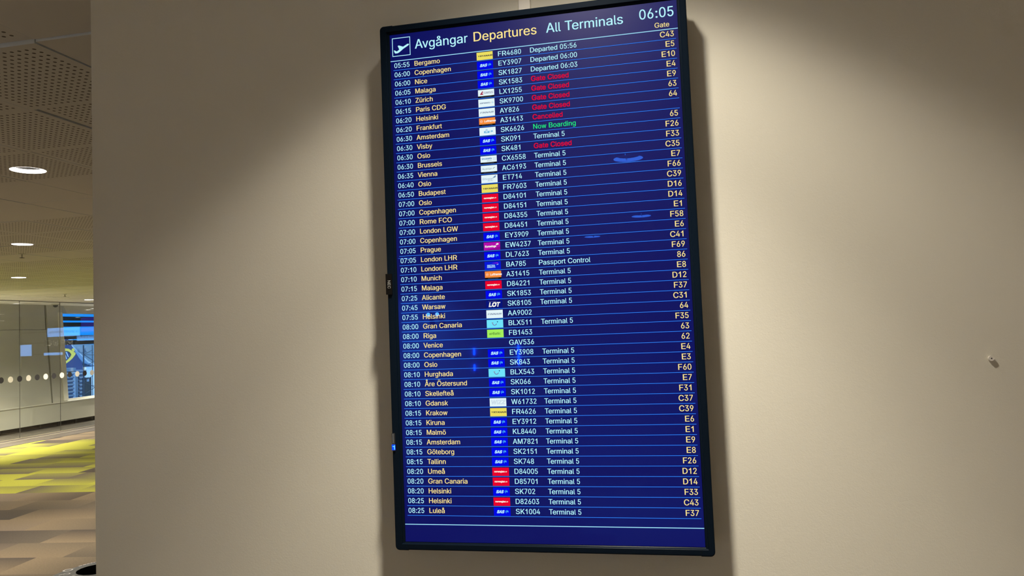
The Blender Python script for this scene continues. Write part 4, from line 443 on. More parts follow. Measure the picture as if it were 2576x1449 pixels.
v 547 229 0,24 534,119 534,244 186,289 29,259 29,304 186,429 534,523 534,318 0,274 81|3 0 5,0 3 1,2 1 3,6 4 9,9 8 6,8 7 6,5 0 9,9 4 5,5 4 10,4 6 10,3 5 10
w 798 194 0,32 534,122 534,216 192,246 58,232 58,280 266,354 534,445 534,537 191,566 58,550 58,610 301,675 534,766 534,604 0,518 0,428 316,389 475,409 475,349 242,280 0,239 89,558 92,399 435|3 0 5,0 3 1,2 1 3,4 21 20,5 0 21,21 4 5,5 4 22,4 20 22,18 7 6,13 12 14,14 12 15,10 15 12,15 10 16,10 11 16,11 10 23,10 12 23,19 17 8,16 11 9,18 6 24,18 24 19,7 18 19,19 8 7,3 5 22,20 6 22,17 9 8,9 11 23,9 17 16,17 19 24,6 20 24
y 547 67 -195,86 -121,117 -126,146 -125,159 -121,172 -114,183 -104,194 -90,212 -50,229 -2,24 534,119 534,244 186,289 29,258 29,304 186,429 534,523 534,276 -108,263 -131,248 -151,232 -167,215 -181,196 -191,175 -198,153 -203,115 -204,274 82|26 2 0,1 0 2,3 25 24,4 3 24,25 3 26,2 26 3,15 13 17,17 16 15,17 13 18,9 8 18,18 13 9,13 14 9,12 9 14,14 13 27,13 15 27,4 24 23,5 4 23,23 22 5,22 21 5,6 5 21,21 20 6,7 6 20,20 19 7,19 18 7,18 8 7,9 12 10,11 10 12,12 14 27
z 535 59 0,59 64,357 450,357 454,67 454,67 534,468 534,468 465,177 85,177 79,476 79,476 0|1 0 9,9 8 1,1 8 2,3 2 7,7 2 8,3 7 6,9 0 11,11 10 9,5 4 3,3 6 5
å 547 225 -12,192 -10,161 -4,133 7,107 22,85 40,67 63,54 89,45 119,43 152,45 181,51 205,61 226,74 244,90 259,109 272,130 282,152 290,226 306,347 322,373 330,381 337,386 346,388 361,386 382,382 401,375 417,365 432,353 443,337 453,319 460,299 464,275 465,251 464,229 460,193 445,178 435,165 423,155 411,141 385,58 410,72 440,89 465,110 487,134 504,160 518,187 528,215 535,273 541,314 538,336 534,381 519,402 507,422 492,439 473,453 450,465 423,471 391,474 353,474 0,389 0,389 73,383 73,376 60,354 35,340 22,323 11,303 1,280 -6,254 -11,240 64,270 66,297 72,321 83,341 96,357 112,371 131,380 151,386 172,388 194,388 267,375 259,325 247,207 229,172 216,158 207,146 196,136 183,131 166,129 147,131 130,135 115,143 102,154 90,182 73,200 68,219 65,266 569,244 570,223 576,203 585,186 597,170 612,158 628,148 647,143 667,141 689,143 710,148 730,158 749,170 765,186 780,203 792,223 801,244 806,266 808,288 806,309 801,329 792,347 780,362 765,374 749,384 730,390 710,391 689,390 667,384 647,374 628,362 612,347 597,329 585,309 576,288 570,266 629,282 631,296 637,309 647,318 659,324 673,326 689,324 704,318 718,309 731,296 740,282 746,266 748,251 746,237 740,224 731,215 718,209 704,207 689,209 673,215 659,224 647,237 637,251 631|8 7 90,90 89 8,9 8 89,3 93 4,5 4 93,93 92 5,6 5 92,92 91 6,7 6 91,90 7 91,9 89 88,10 9 88,11 10 88,88 87 11,12 11 87,13 12 87,87 86 13,14 13 86,15 14 86,86 85 15,16 15 85,41 40 39,39 38 41,42 41 38,1 95 2,94 2 95,69 70 0,96 0 70,34 33 47,98 156 99,156 155 99,147 146 113,146 114 113,0 96 1,95 1 96,46 35 34,34 47 46,99 155 100,101 100 155,155 154 101,102 101 154,154 153 102,149 148 110,111 110 148,112 111 148,148 147 112,147 113 112,2 94 3,93 3 94,16 85 84,17 16 84,84 83 17,83 18 17,42 38 37,43 42 37,37 36 43,44 43 36,36 35 44,45 44 35,35 46 45,102 153 103,104 103 153,153 152 104,105 104 152,152 151 105,106 105 151,107 106 151,151 150 107,108 107 150,150 149 108,109 108 149,149 110 109,71 68 67,67 72 71,48 32 31,133 97 132,134 133 132,132 131 134,131 135 134,144 116 145,115 145 116,29 50 30,49 30 50,72 67 66,66 65 72,65 73 72,30 49 31,48 31 49,135 131 130,130 129 135,136 135 129,142 118 143,118 117 143,144 143 117,116 144 117,61 60 59,78 61 59,79 78 59,59 58 79,80 79 58,23 22 58,58 57 23,24 23 57,57 56 24,75 62 61,76 75 61,77 76 61,61 78 77,21 20 80,80 58 21,58 22 21,24 56 25,56 55 25,26 25 55,55 54 26,27 26 54,54 53 27,53 52 27,28 27 52,51 28 52,73 65 64,64 63 73,74 73 63,63 62 74,62 75 74,19 82 81,81 80 19,80 20 19,28 51 29,50 29 51,136 129 128,137 136 128,128 127 137,127 126 137,138 137 126,126 125 138,139 138 125,125 124 139,124 123 139,140 139 123,123 122 140,141 140 122,122 121 141,121 120 141,142 141 120,120 119 142,118 142 119,68 71 69,70 69 71,18 83 82,82 19 18,32 48 33,47 33 48,97 133 98,156 98 133,114 146 145,145 115 114
ö 584 292 -12,245 -8,203 4,164 23,130 49,102 81,79 120,62 163,51 211,48 264,51 317,62 366,79 409,102 448,130 480,164 506,203 525,245 537,292 541,338 537,381 525,420 506,454 480,482 448,505 409,522 366,533 317,536 264,533 211,522 163,505 120,482 81,454 49,420 23,381 4,338 -8,292 65,325 68,355 77,380 93,401 113,419 137,432 165,441 196,447 229,449 264,447 299,441 332,432 363,419 391,401 416,380 436,355 452,325 461,292 464,258 461,229 452,204 436,183 416,166 392,152 363,143 332,137 299,135 264,137 229,143 196,152 165,166 137,183 113,204 93,229 77,258 68,393 623,378 625,364 630,353 639,343 651,338 665,336 680,338 694,343 708,353 720,364 729,378 734,393 736,408 734,421 729,433 720,442 708,448 694,450 680,448 665,442 651,433 639,421 630,408 625,191 623,176 625,162 630,150 639,141 651,135 665,134 680,135 694,141 708,150 720,162 729,176 734,191 736,206 734,219 729,231 720,240 708,245 694,247 680,245 665,240 651,231 639,219 630,206 625|6 5 67,67 66 6,7 6 66,66 65 7,8 7 65,65 64 8,9 8 64,63 9 64,9 63 62,10 9 62,62 61 10,11 10 61,61 60 11,12 11 60,102 101 100,103 102 104,114 113 115,0 36 1,36 71 1,117 116 115,112 111 113,1 71 2,71 70 2,56 55 16,55 17 16,117 115 118,119 118 115,96 119 115,97 96 115,107 97 115,115 113 107,108 107 113,109 108 113,110 109 113,113 111 110,2 70 3,70 69 3,4 3 69,69 68 4,5 4 68,67 5 68,12 60 59,13 12 59,59 58 13,14 13 58,58 57 14,15 14 57,57 56 15,56 16 15,99 98 97,100 99 97,102 100 97,97 107 102,104 102 107,105 104 107,106 105 107,53 19 54,18 54 19,77 76 75,80 79 81,77 79 78,84 72 95,95 85 84,83 73 72,72 84 83,37 35 34,38 37 34,53 52 20,19 53 20,74 73 75,77 75 73,79 77 73,73 83 79,81 79 83,83 82 81,89 91 90,30 29 42,43 42 29,29 28 43,44 43 28,28 27 44,27 45 44,45 27 46,27 26 46,47 46 26,26 25 47,48 47 25,25 24 48,49 48 24,24 23 49,88 92 91,91 89 88,38 34 33,39 38 33,33 32 39,40 39 32,32 31 40,41 40 31,31 30 41,30 42 41,49 23 50,23 22 50,51 50 22,22 21 51,52 51 21,20 52 21,94 93 95,93 92 95,85 95 92,92 88 85,88 87 85,87 86 85,36 0 35,35 37 36,17 55 54,54 18 17
ü 577 256 -7,222 -5,190 3,162 15,136 33,115 55,97 83,84 115,77 153,74 195,74 534,160 534,160 203,164 164,174 132,193 105,217 86,247 74,281 71,306 72,329 78,350 87,369 100,385 116,399 136,408 159,414 185,416 215,416 534,502 534,502 0,419 0,419 129,432 129,413 84,390 49,362 24,330 7,295 -4,389 623,375 625,361 630,349 639,340 651,334 665,332 680,334 694,340 708,349 720,361 729,375 734,389 736,404 734,418 729,430 720,439 708,444 694,446 680,444 665,439 651,430 639,418 630,404 625,187 623,172 625,159 630,147 639,138 651,132 665,130 680,132 694,138 708,147 720,159 729,172 734,187 736,202 734,216 729,227 720,237 708,242 694,244 680,242 665,237 651,227 639,216 630,202 625,419 98|68 70 69,66 65 64,67 66 64,71 67 64,8 7 13,9 8 13,13 12 9,10 9 12,12 11 10,70 68 67,67 71 70,63 75 74,75 63 86,86 76 75,80 82 81,17 0 18,0 17 1,84 83 82,79 78 80,1 17 2,16 2 17,86 85 84,84 82 86,76 86 82,82 80 76,80 78 76,77 76 78,2 16 3,16 15 3,4 3 15,5 4 15,15 14 5,6 5 14,7 6 14,13 7 14,63 74 64,71 64 74,72 71 74,73 72 74,19 38 37,37 20 19,46 44 43,46 43 47,44 46 45,21 36 35,22 21 35,20 37 36,36 21 20,41 40 42,43 42 40,47 43 40,40 50 47,48 47 50,50 49 48,56 58 57,60 59 58,56 55 54,30 33 31,25 24 32,32 33 25,26 25 33,27 26 33,33 30 27,30 29 27,28 27 29,62 61 60,60 58 62,52 62 58,58 56 52,56 54 52,53 52 54,22 35 34,23 22 34,34 32 23,32 24 23,40 39 62,50 40 62,62 52 50,51 50 52,18 0 38,38 19 18,32 34 87,33 32 87,31 33 87'''
OUT = {}
for _ln in GLYPHS.split('\n'):
    _w, _r = _ln[2:].split(' ', 1)
    _p, _t = _r.split('|')
    OUT[_ln[0]] = ([tuple(int(k) * 0.001 for k in q.split(' ')) for q in _p.split(',')],
                   [tuple(int(k) for k in q.split(' ')) for q in _t.split(',')], int(_w) * 0.001)
_cache = {}


def glyph(ch, bold):
    """Letter as points and triangles; a bold one is laid down several times, a little apart."""
    k = (ch, bold)
    if k not in _cache:
        vs, fs, adv = OUT[ch]
        if bold > 0:
            av, af = [], []
            offs = ((-bold, -bold), (bold, -bold), (-bold, bold), (bold, bold)) if bold > 0.015 else ((-bold, 0), (bold, 0))
            for dx, dy in offs:
                o = len(av)
                av += [(x + dx, y + dy) for x, y in vs]
                af += [tuple(o + q for q in f) for f in fs]
            vs, fs = av, af
        _cache[k] = (vs, fs, adv)
    return _cache[k]


KERN = {'Av': -55, 'Te': -90, 'AY': -60, 'AV': -60, 'LT': -90, 'Wa': -30, 'Pa': -30, 'Ve': -60, 'Vi': -30, 'Ta': -90, 'Kr': 0, 'F2': 0}


def text_width(s, em, sc=1.0):
    t = 0.0
    for i, ch in enumerate(s):
        t += HELV.get(ch, 600) * 0.001 * em * sc
        t += KERN.get(s[i:i + 2], 0) * 0.001 * em
    return t


def put_text(mb, s, x, z, em, key, y, bold=0.0, sc=1.0, sy=1.0, shear=0.0, frame=None, align='L', track=0.0):
    """Letters one by one on Helvetica-like advances. frame maps (u, v) to a 3-D point."""
    w = text_width(s, em, sc) + track * em * len(s)
    if align == 'R':
        x -= w
    elif align == 'C':
        x -= w / 2
    for i, ch in enumerate(s):
        adv = HELV.get(ch, 600) * 0.001 * em * sc
        if ch != ' ':
            vs, fs, iadv = glyph(ch, bold)
            kx = HELV.get(ch, 600) * 0.001 / iadv
            dx = 0.0
            if ch == '1':
                dx, kx = (HELV[ch] * 0.001 - iadv) * 0.5, 1.0
            if ch == ':':
                dx, kx = (HELV[ch] * 0.001 - iadv) * 0.5, 1.0
            ky = 0.958 if ch.islower() else 1.0
            pts = []
            for (a, b) in vs:
                u = x + (a * kx + dx) * em * sc + b * ky * em * sy * shear
                v = z + b * ky * em * sy
                pts.append(frame(u, v) if frame else (u, y, v))
            mb.add(pts, fs, key)
        x += adv + KERN.get(s[i:i + 2], 0) * 0.001 * em + track * em
    return w


# ================================================================== SETTING
HX0, HX1, HY0, HY1 = -14.6, 6.0, -9.0, 24.0     # inside of the hall
GLASS_X = -13.1

# ---- carpet
mt, n, l, b = new_mat('patterned_carpet')
b.inputs['Roughness'].default_value = 0.95
b.inputs['Specular IOR Level'].default_value = 0.1
t = n.new('ShaderNodeTexCoord')
mp = n.new('ShaderNodeMapping')
mp.inputs['Rotation'].default_value = (0, 0, math.radians(-6.5))
mp.inputs['Location'].default_value = (0.12, 0.22, 0)
mp.inputs['Scale'].default_value = (1, 1, 1)
l.new(t.outputs['Object'], mp.inputs['Vector'])
sp = n.new('ShaderNodeSeparateXYZ')
l.new(mp.outputs[0], sp.inputs[0])


def math_node(op, a, bb=None):
    q = n.new('ShaderNodeMath')
    q.operation = op
    for i, v in enumerate((a, bb)):
        if v is None:
            continue
        if isinstance(v, (int, float)):
            q.inputs[i].default_value = v
        else:
            l.new(v, q.inputs[i])
    return q.outputs[0]


TW, TH = 0.80, 0.48
cv = math_node('DIVIDE', sp.outputs['Y'], TH)
row = math_node('FLOOR', cv)
fv = math_node('FRACT', cv)
wn1 = n.new('ShaderNodeTexWhiteNoise'); wn1.noise_dimensions = '1D'
l.new(row, wn1.inputs['W'])
cu = math_node('ADD', math_node('DIVIDE', sp.outputs['X'], TW), wn1.outputs['Value'])
cell = math_node('FLOOR', cu)
fu = math_node('FRACT', cu)
cx = n.new('ShaderNodeCombineXYZ')
l.new(cell, cx.inputs[0]); l.new(row, cx.inputs[1])
wn2 = n.new('ShaderNodeTexWhiteNoise'); wn2.noise_dimensions = '2D'
l.new(cx.outputs[0], wn2.inputs['Vector'])
rs = n.new('ShaderNodeSeparateColor')
l.new(wn2.outputs['Color'], rs.inputs[0])
# which way the shade runs inside one carpet tile
dirsel = math_node('GREATER_THAN', rs.outputs[1], 0.30)
g = n.new('ShaderNodeMix'); g.data_type = 'FLOAT'
l.new(dirsel, g.inputs[0]); l.new(fu, g.inputs[2]); l.new(fv, g.inputs[3])
grad = math_node('MULTIPLY', g.outputs[0], math_node('ADD', math_node('MULTIPLY', rs.outputs[2], 0.5), 0.5))


def ramp(cols, fac):
    q = n.new('ShaderNodeValToRGB')
    q.color_ramp.interpolation = 'CONSTANT'
    while len(q.color_ramp.elements) < len(cols):
        q.color_ramp.elements.new(0.5)
    for e, (p, c) in zip(q.color_ramp.elements, cols):
        e.position = p
        e.color = (*c, 1)
    l.new(fac, q.inputs[0])
    return q.outputs[0]


TAN, TAUPE, BROWN, PINK = (0.185, 0.140, 0.090), (0.105, 0.086, 0.063), (0.068, 0.056, 0.046), (0.165, 0.128, 0.092)
YEL, OLIVE = (0.31, 0.305, 0.046), (0.17, 0.155, 0.05)
brown_a = ramp([(0.0, TAN), (0.36, TAUPE), (0.62, BROWN), (0.80, PINK)], rs.outputs[0])
brown_b = ramp([(0.0, TAUPE), (0.24, BROWN), (0.36, BROWN), (0.52, TAN), (0.62, TAUPE), (0.80, TAN), (0.90, BROWN)], rs.outputs[0])
yel_a = ramp([(0.0, YEL), (0.62, TAUPE), (0.84, BROWN), (0.93, OLIVE)], rs.outputs[0])
yel_b = ramp([(0.0, TAUPE), (0.24, OLIVE), (0.40, YEL), (0.84, TAUPE), (0.93, YEL)], rs.outputs[0])


def mixc(fac, a, bb):
    q = n.new('ShaderNodeMix'); q.data_type = 'RGBA'
    l.new(fac, q.inputs[0]); l.new(a, q.inputs[6]); l.new(bb, q.inputs[7])
    return q.outputs[2]


brown = mixc(grad, brown_a, brown_b)
yellow = mixc(grad, yel_a, yel_b)
# the bright band crosses the hall on whole carpet rows
lo = math_node('GREATER_THAN', row, 16.5)
hi = math_node('LESS_THAN', row, 27.5)
inband = math_node('MULTIPLY', lo, hi)
fib = n.new('ShaderNodeTexNoise'); fib.inputs['Scale'].default_value = 60; fib.inputs['Detail'].default_value = 4
l.new(t.outputs['Object'], fib.inputs['Vector'])
base = mixc(inband, brown, yellow)
fm = n.new('ShaderNodeMix'); fm.data_type = 'RGBA'; fm.blend_type = 'MULTIPLY'
fm.inputs[0].default_value = 0.35
l.new(base, fm.inputs[6]); l.new(fib.outputs['Fac'], fm.inputs[7])
mul = n.new('ShaderNodeMix'); mul.data_type = 'RGBA'; mul.blend_type = 'MULTIPLY'
mul.inputs[0].default_value = 1.0
mul.inputs[7].default_value = (1.22, 1.22, 1.22, 1)
l.new(fm.outputs[2], mul.inputs[6])
l.new(mul.outputs[2], b.inputs['Base Color'])
M['carpet'] = mt

mb = MB(); mb.box((-12.25, HY0, -0.1), (HX1, HY1, 0.0), 'carpet'); struct(mb.build('floor'))
mb = MB(); mb.box((HX0, HY0, -0.1), (-12.25, HY1, 0.0), 'stone'); struct(mb.build('floor_corridor'))
mb = MB(); mb.box((-12.83, HY0, 0.0), (-12.79, HY1, 0.006), 'trim'); mb.box((-12.27, HY0, 0.0), (-12.24, HY1, 0.004), 'joint')
struct(mb.build('trim_1'))

# ---- lamps: where they hang
WALL_LAMP = (0.36, -0.44)
seen = [(-3.07, 2.24), (-5.71, 4.86), (-8.69, 7.80), (-12.155, 13.13)]
mirrored = [(0.325, -3.277), (0.309, -5.861), (-0.304, -7.281)]
in_glass = [(-10.476, 17.195), (-7.564, 17.148), (-6.122, 21.695), (-3.196, 21.432), (-11.14, 16.654)]
added_unseen = [(-5.71, 10.4), (-8.69, 4.86), (-5.71, 7.8), (-5.71, 2.24), (-3.07, 5.5), (-12.15, 10.4), (-13.75, 17.2), (-3.07, -3.28), (3.3, -3.28), (3.3, -5.86), (-3.0, -8.4), (-13.75, 10.4)]  # out-of-view downlights, added to light the hall, its walls and the parapet
near = mirrored + added_unseen[-5:-1]
by_glass = [added_unseen[6], added_unseen[-1]]  # added corridor lamps that brighten the facade behind the glass
bright = [added_unseen[5]]  # added lamp that lights the parapet through the glass
lamps = [WALL_LAMP] + seen + mirrored + in_glass + added_unseen
LR = 0.093

# ---- ceiling of square tiles (holes are left where the lamps sit)
mt, n, l, b = new_mat('perforated_tile')
b.inputs['Roughness'].default_value = 0.9
b.inputs['Specular IOR Level'].default_value = 0.1
t = n.new('ShaderNodeTexCoord')
TX, TY, TS = -1.505, 0.672, 0.606
mp = n.new('ShaderNodeMapping')
mp.inputs['Location'].default_value = (-TX / TS, -TY / TS, 0)
mp.inputs['Scale'].default_value = (1 / TS, 1 / TS, 1)
l.new(t.outputs['Object'], mp.inputs['Vector'])
sp = n.new('ShaderNodeSeparateXYZ')
l.new(mp.outputs[0], sp.inputs[0])
NH = 20.0
masks = []
ds = []
for ax in ('X', 'Y'):
    q = math_node('FRACT', sp.outputs[ax])
    masks.append(math_node('MULTIPLY', math_node('GREATER_THAN', q, 0.04), math_node('LESS_THAN', q, 0.96)))
    h = math_node('FRACT', math_node('MULTIPLY', q, NH))
    ds.append(math_node('POWER', math_node('SUBTRACT', h, 0.5), 2.0))
rad = math_node('SQRT', math_node('ADD', ds[0], ds[1]))
hole = math_node('MULTIPLY', math_node('LESS_THAN', rad, 0.21), math_node('MULTIPLY', masks[0], masks[1]))
mx = n.new('ShaderNodeMix'); mx.data_type = 'RGBA'
mx.inputs[6].default_value = (0.82, 0.79, 0.735, 1)
mx.inputs[7].default_value = (0.16, 0.14, 0.115, 1)
l.new(hole, mx.inputs[0])
l.new(mx.outputs[2], b.inputs['Base Color'])
M['perf'] = mt

mb = MB()
i0, i1 = int((GLASS_X - 1.9 - TX) / TS) - 1, int((HX1 - TX) / TS) + 1
j0, j1 = int((HY0 - TY) / TS) - 1, int((HY1 - TY) / TS) + 1
for i in range(i0, i1):
    for j in range(j0, j1):
        x0, y0 = TX + i * TS, TY + j * TS
        gp = 0.0025
        a, c2 = (x0 + gp, y0 + gp), (x0 + TS - gp, y0 + TS - gp)
        drop = random.choice((0, 0, 0.001, 0.002, 0.003))
        if (i, j) == (-1, 0):
            drop = 0.014
        if (i, j) == (-2, 0):
            drop = 0.013
        if (i, j) == (0, 0):
            drop = 0.010
        if (i, j) in ((-2, 1), (-3, 1)):
            drop = 0.007
        z = CEIL - drop
        plain_tile = i >= 0 and j <= 0 or j in (3, 4) or j in (8,) or (j > 14 and j % 5 < 2)
        key = 'tile' if plain_tile or i < -19 else 'perf'
        rect = [(a[0], a[1]), (c2[0], a[1]), (c2[0], c2[1]), (a[0], c2[1])]
        hits = [q for q in lamps if a[0] - LR < q[0] < c2[0] + LR and a[1] - LR < q[1] < c2[1] + LR]
        if not hits:
            mb.add([(q[0], q[1], z) for q in rect], [(0, 3, 2, 1)], key)
        else:
            pts = [Vector(q) for q in rect]
            eds = [(0, 1), (1, 2), (2, 3), (3, 0)]
            for q in hits:
                o = len(pts)
                for k in range(32):
                    w = 2 * math.pi * k / 32
                    pts.append(Vector((q[0] + LR * math.cos(w), q[1] + LR * math.sin(w))))
                eds += [(o + k, o + (k + 1) % 32) for k in range(32)]
            vs, _e, fs, *_ = delaunay_2d_cdt(pts, eds, [], 0, 1e-6)
            keep = []
            for f in fs:
                cxx = sum(vs[k].x for k in f) / len(f)
                cyy = sum(vs[k].y for k in f) / len(f)
                if a[0] < cxx < c2[0] and a[1] < cyy < c2[1] and all((cxx - q[0]) ** 2 + (cyy - q[1]) ** 2 > (LR * 0.985) ** 2 for q in hits):
                    keep.append(tuple(f)[::-1])
            mb.add([(q.x, q.y, z) for q in vs], keep, key)
        top = CEIL + 0.018
        vs = [(q[0], q[1], z) for q in rect] + [(q[0], q[1], top) for q in rect]
        mb.add(vs, [(0, 1, 5, 4), (1, 2, 6, 5), (2, 3, 7, 6), (3, 0, 4, 7)], 'tile_edge')
mb.box((HX0 - 0.2, HY0, CEIL + 0.16), (HX1, HY1, CEIL + 0.2), 'tile_back')
struct(mb.build('ceiling'))

# ---- walls
WX = -0.765
mb = MB(); mb.box((WX, WALL_Y, 0), (HX1, WALL_Y + 0.30, CEIL + 0.05), 'wall'); struct(mb.build('wall_back'))
mb = MB(); mb.box((HX0, HY0 - 0.15, -0.1), (HX1 + 0.15, HY0, CEIL + 0.2), 'plain_wall'); struct(mb.build('wall_front'))
mb = MB(); mb.box((HX1, HY0, -0.1), (HX1 + 0.15, HY1, CEIL + 0.2), 'plain_wall'); struct(mb.build('wall_right'))
mb = MB(); mb.box((HX0, HY1, -0.1), (HX1 + 0.15, HY1 + 0.15, CEIL + 0.2), 'plain_wall'); struct(mb.build('wall_end'))

# ---- facade beyond the glass: parapet, leaning panels, window opening
FX = -14.25
mb = MB()
mb.box((FX - 0.35, HY0, 0.115), (-14.0, HY1, 0.555), 'panel')            # parapet, its ledge on top
mb.box((-14.02, HY0, 0.555), (-13.985, HY1, 0.575), 'panel')
mb.box((FX - 0.35, HY0, -0.05), (-14.3, HY1, 0.115), 'void')             # dark recess under it
for k in range(60):
    yy = HY0 + 0.25 + k * 0.55
    mb.box((-14.14, yy, 0.0), (-14.11, yy + 0.035, 0.115), 'joint')


def slab(y0b, y0t, y1b, y1t, z0, z1, x0, x1, key):
    mb.prism([(x0, y0b, z0), (x0, y1b, z0), (x0, y1t, z1), (x0, y0t, z1)], (x1 - x0, 0, 0), key)


ztop = CEIL + 0.15
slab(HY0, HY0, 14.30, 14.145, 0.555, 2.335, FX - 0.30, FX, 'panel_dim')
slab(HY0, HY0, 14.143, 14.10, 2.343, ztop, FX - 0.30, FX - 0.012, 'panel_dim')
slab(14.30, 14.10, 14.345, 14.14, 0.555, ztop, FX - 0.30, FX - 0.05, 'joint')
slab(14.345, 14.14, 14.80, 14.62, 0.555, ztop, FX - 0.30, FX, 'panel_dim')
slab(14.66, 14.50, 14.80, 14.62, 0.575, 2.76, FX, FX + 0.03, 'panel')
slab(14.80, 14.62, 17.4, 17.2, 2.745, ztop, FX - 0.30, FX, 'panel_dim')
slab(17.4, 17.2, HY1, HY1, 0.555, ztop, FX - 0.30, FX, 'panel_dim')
struct(mb.build('wall_left'))
mb = MB()
slab(14.80, 14.62, 17.4, 17.2, 0.555, 2.745, FX - 0.16, FX - 0.15, 'win_glass')
w = struct(mb.build('window_1'))
mb = MB()
for q in ((14.80, 14.635, 14.83, 14.665), (16.1, 15.93, 16.14, 15.97)):
    slab(q[0], q[1], q[2], q[3], 0.555, 2.745, FX - 0.19, FX - 0.12, 'panel')
mb.box((FX - 0.19, 14.8, 0.555), (FX - 0.12, 17.4, 0.60), 'panel')
struct(mb.build('window_frame', w))

# ================================================================== DISPLAY
SW, SH = 0.573, 1.018


def scr(u, v, y=0.0):
    return (u, y, ZT + v)


disp = thing('departures_display', 'tall black-framed airport screen listing flight departures on the beige wall', 'display',
             (SW / 2, WALL_Y, ZT - SH))
# bezel: rounded ring with separate corner caps
XL, XR, ZB, ZU = -0.0205, 0.5905, -1.0345, 0.0190
r = 0.0085
outer = []
step = 0.0009


def arc(cxx, czz, a0, a1):
    for k in range(7):
        w = math.radians(a0 + (a1 - a0) * k / 6)
        outer.append((cxx + r * math.cos(w), czz + r * math.sin(w)))


seam_l, seam_r = 0.0070, 0.5655
arc(XL + r, ZB + r, 180, 270)
outer += [(seam_l - 0.0006, ZB), (seam_l, ZB + 3 * step), (seam_l + 0.0006, ZB + step), (seam_r - 0.0006, ZB + step), (seam_r, ZB + 3 * step), (seam_r + 0.0006, ZB)]
arc(XR - r, ZB + r, 270, 360)
arc(XR - r, ZU - r, 0, 90)
outer += [(seam_r + 0.0006, ZU), (seam_r, ZU - 3 * step), (seam_r - 0.0006, ZU - step), (seam_l + 0.0006, ZU - step), (seam_l, ZU - 3 * step), (seam_l - 0.0006, ZU)]
arc(XL + r, ZU - r, 90, 180)
NO = len(outer)


def inner(pt, mx0, mx1, mz0, mz1):
    x = min(max(pt[0], mx0), mx1)
    z = min(max(pt[1], mz0), mz1)
    # push points of the straight runs onto the rectangle's border
    if mx0 < x < mx1 and mz0 < z < mz1:
        z = mz0 if abs(z - mz0) < abs(z - mz1) else mz1
    return (x, z)


def inset(pt, d):
    cxx = min(max(pt[0], XL + r), XR - r)
    czz = min(max(pt[1], ZB + r), ZU - r)
    v = Vector((pt[0] - cxx, pt[1] - czz))
    if v.length < 1e-6:
        return pt
    v = v * ((v.length - d) / v.length)
    return (cxx + v.x, czz + v.y)


YF = -0.0050
loops = [([inset(q, 0.0) for q in outer], 0.030),
         ([inset(q, 0.0) for q in outer], YF + 0.0022),
         ([inset(q, 0.0007) for q in outer], YF + 0.0007),
         ([inset(q, 0.0022) for q in outer], YF),
         ([inner(q, -0.0072, 0.5795, -1.0225, 0.0062) for q in outer], YF),
         ([inner(q, -0.0062, 0.5785, -1.0215, 0.0052) for q in outer], YF + 0.0012),
         ([inner(q, -0.0058, 0.5782, -1.0212, 0.0048) for q in outer], YF + 0.0040),
         ([inner(q, -0.0024, 0.5752, -1.0205, 0.0022) for q in outer], YF + 0.0044),
         ([inner(q, -0.0012, 0.5742, -1.0192, 0.0012) for q in outer], 0.0006)]
mb = MB()
vs, fs = [], []
for pts, y in loops:
    vs += [scr(q[0], q[1], y) for q in pts]
for j in range(len(loops) - 1):
    for k in range(NO):
        fs.append((j * NO + k, j * NO + (k + 1) % NO, (j + 1) * NO + (k + 1) % NO, (j + 1) * NO + k))
mb.add(vs, fs, 'bezel')
# hairline seams beside the corner caps
for sxx in (seam_l, seam_r):
    for (za, zb) in ((ZU - 0.0010, 0.0062), (-1.0225, ZB + 0.0010)):
        lo_, hi_ = min(za, zb), max(za, zb)
        mb.box(scr(sxx - 0.0004, lo_, YF - 0.00012), scr(sxx + 0.0004, hi_, YF + 0.001), 'badge')
mb.build('bezel', disp, weld=True)
mb = MB()
mb.box(scr(-0.014, -1.028, 0.012), scr(0.584, 0.0125, 0.050), 'housing')
mb.build('back_housing', disp, bevel=0.003)
mb = MB()
mb.box(scr(0.10, -0.85, 0.050), scr(0.47, -0.16, WALL_Y), 'housing')
mb.build('wall_bracket', disp)
mb = MB()
mb.box(scr(-0.0004, -SH - 0.0004, 0.0), scr(SW + 0.0004, 0.0004, 0.010), 'scr')
screen = mb.build('screen', disp)
mb = MB()
mb.box(scr(-0.006, -1.0212, 0.0008), scr(-0.0004, 0.005, 0.010), 'badge')
mb.box(scr(SW + 0.0004, -1.0212, 0.0008), scr(0.579, 0.005, 0.010), 'badge')
mb.box(scr(-0.006, 0.0004, 0.0008), scr(0.579, 0.005, 0.010), 'badge')
mb.box(scr(-0.006, -1.0212, 0.0008), scr(0.579, -SH - 0.0004, 0.010), 'badge')
o = mb.build('screen_border', disp)

mb = MB()
bx0, bx1, bz0, bz1 = -0.0222, -0.0098, -0.5300, -0.4886
mb.box(scr(bx0, bz0, YF - 0.0035), scr(bx1, bz1, 0.004), 'badge')


def badge_frame(u, v):     # lettering that reads downwards
    return scr(bx0 + 0.0040 + v, -0.5013 - u, YF - 0.0036)


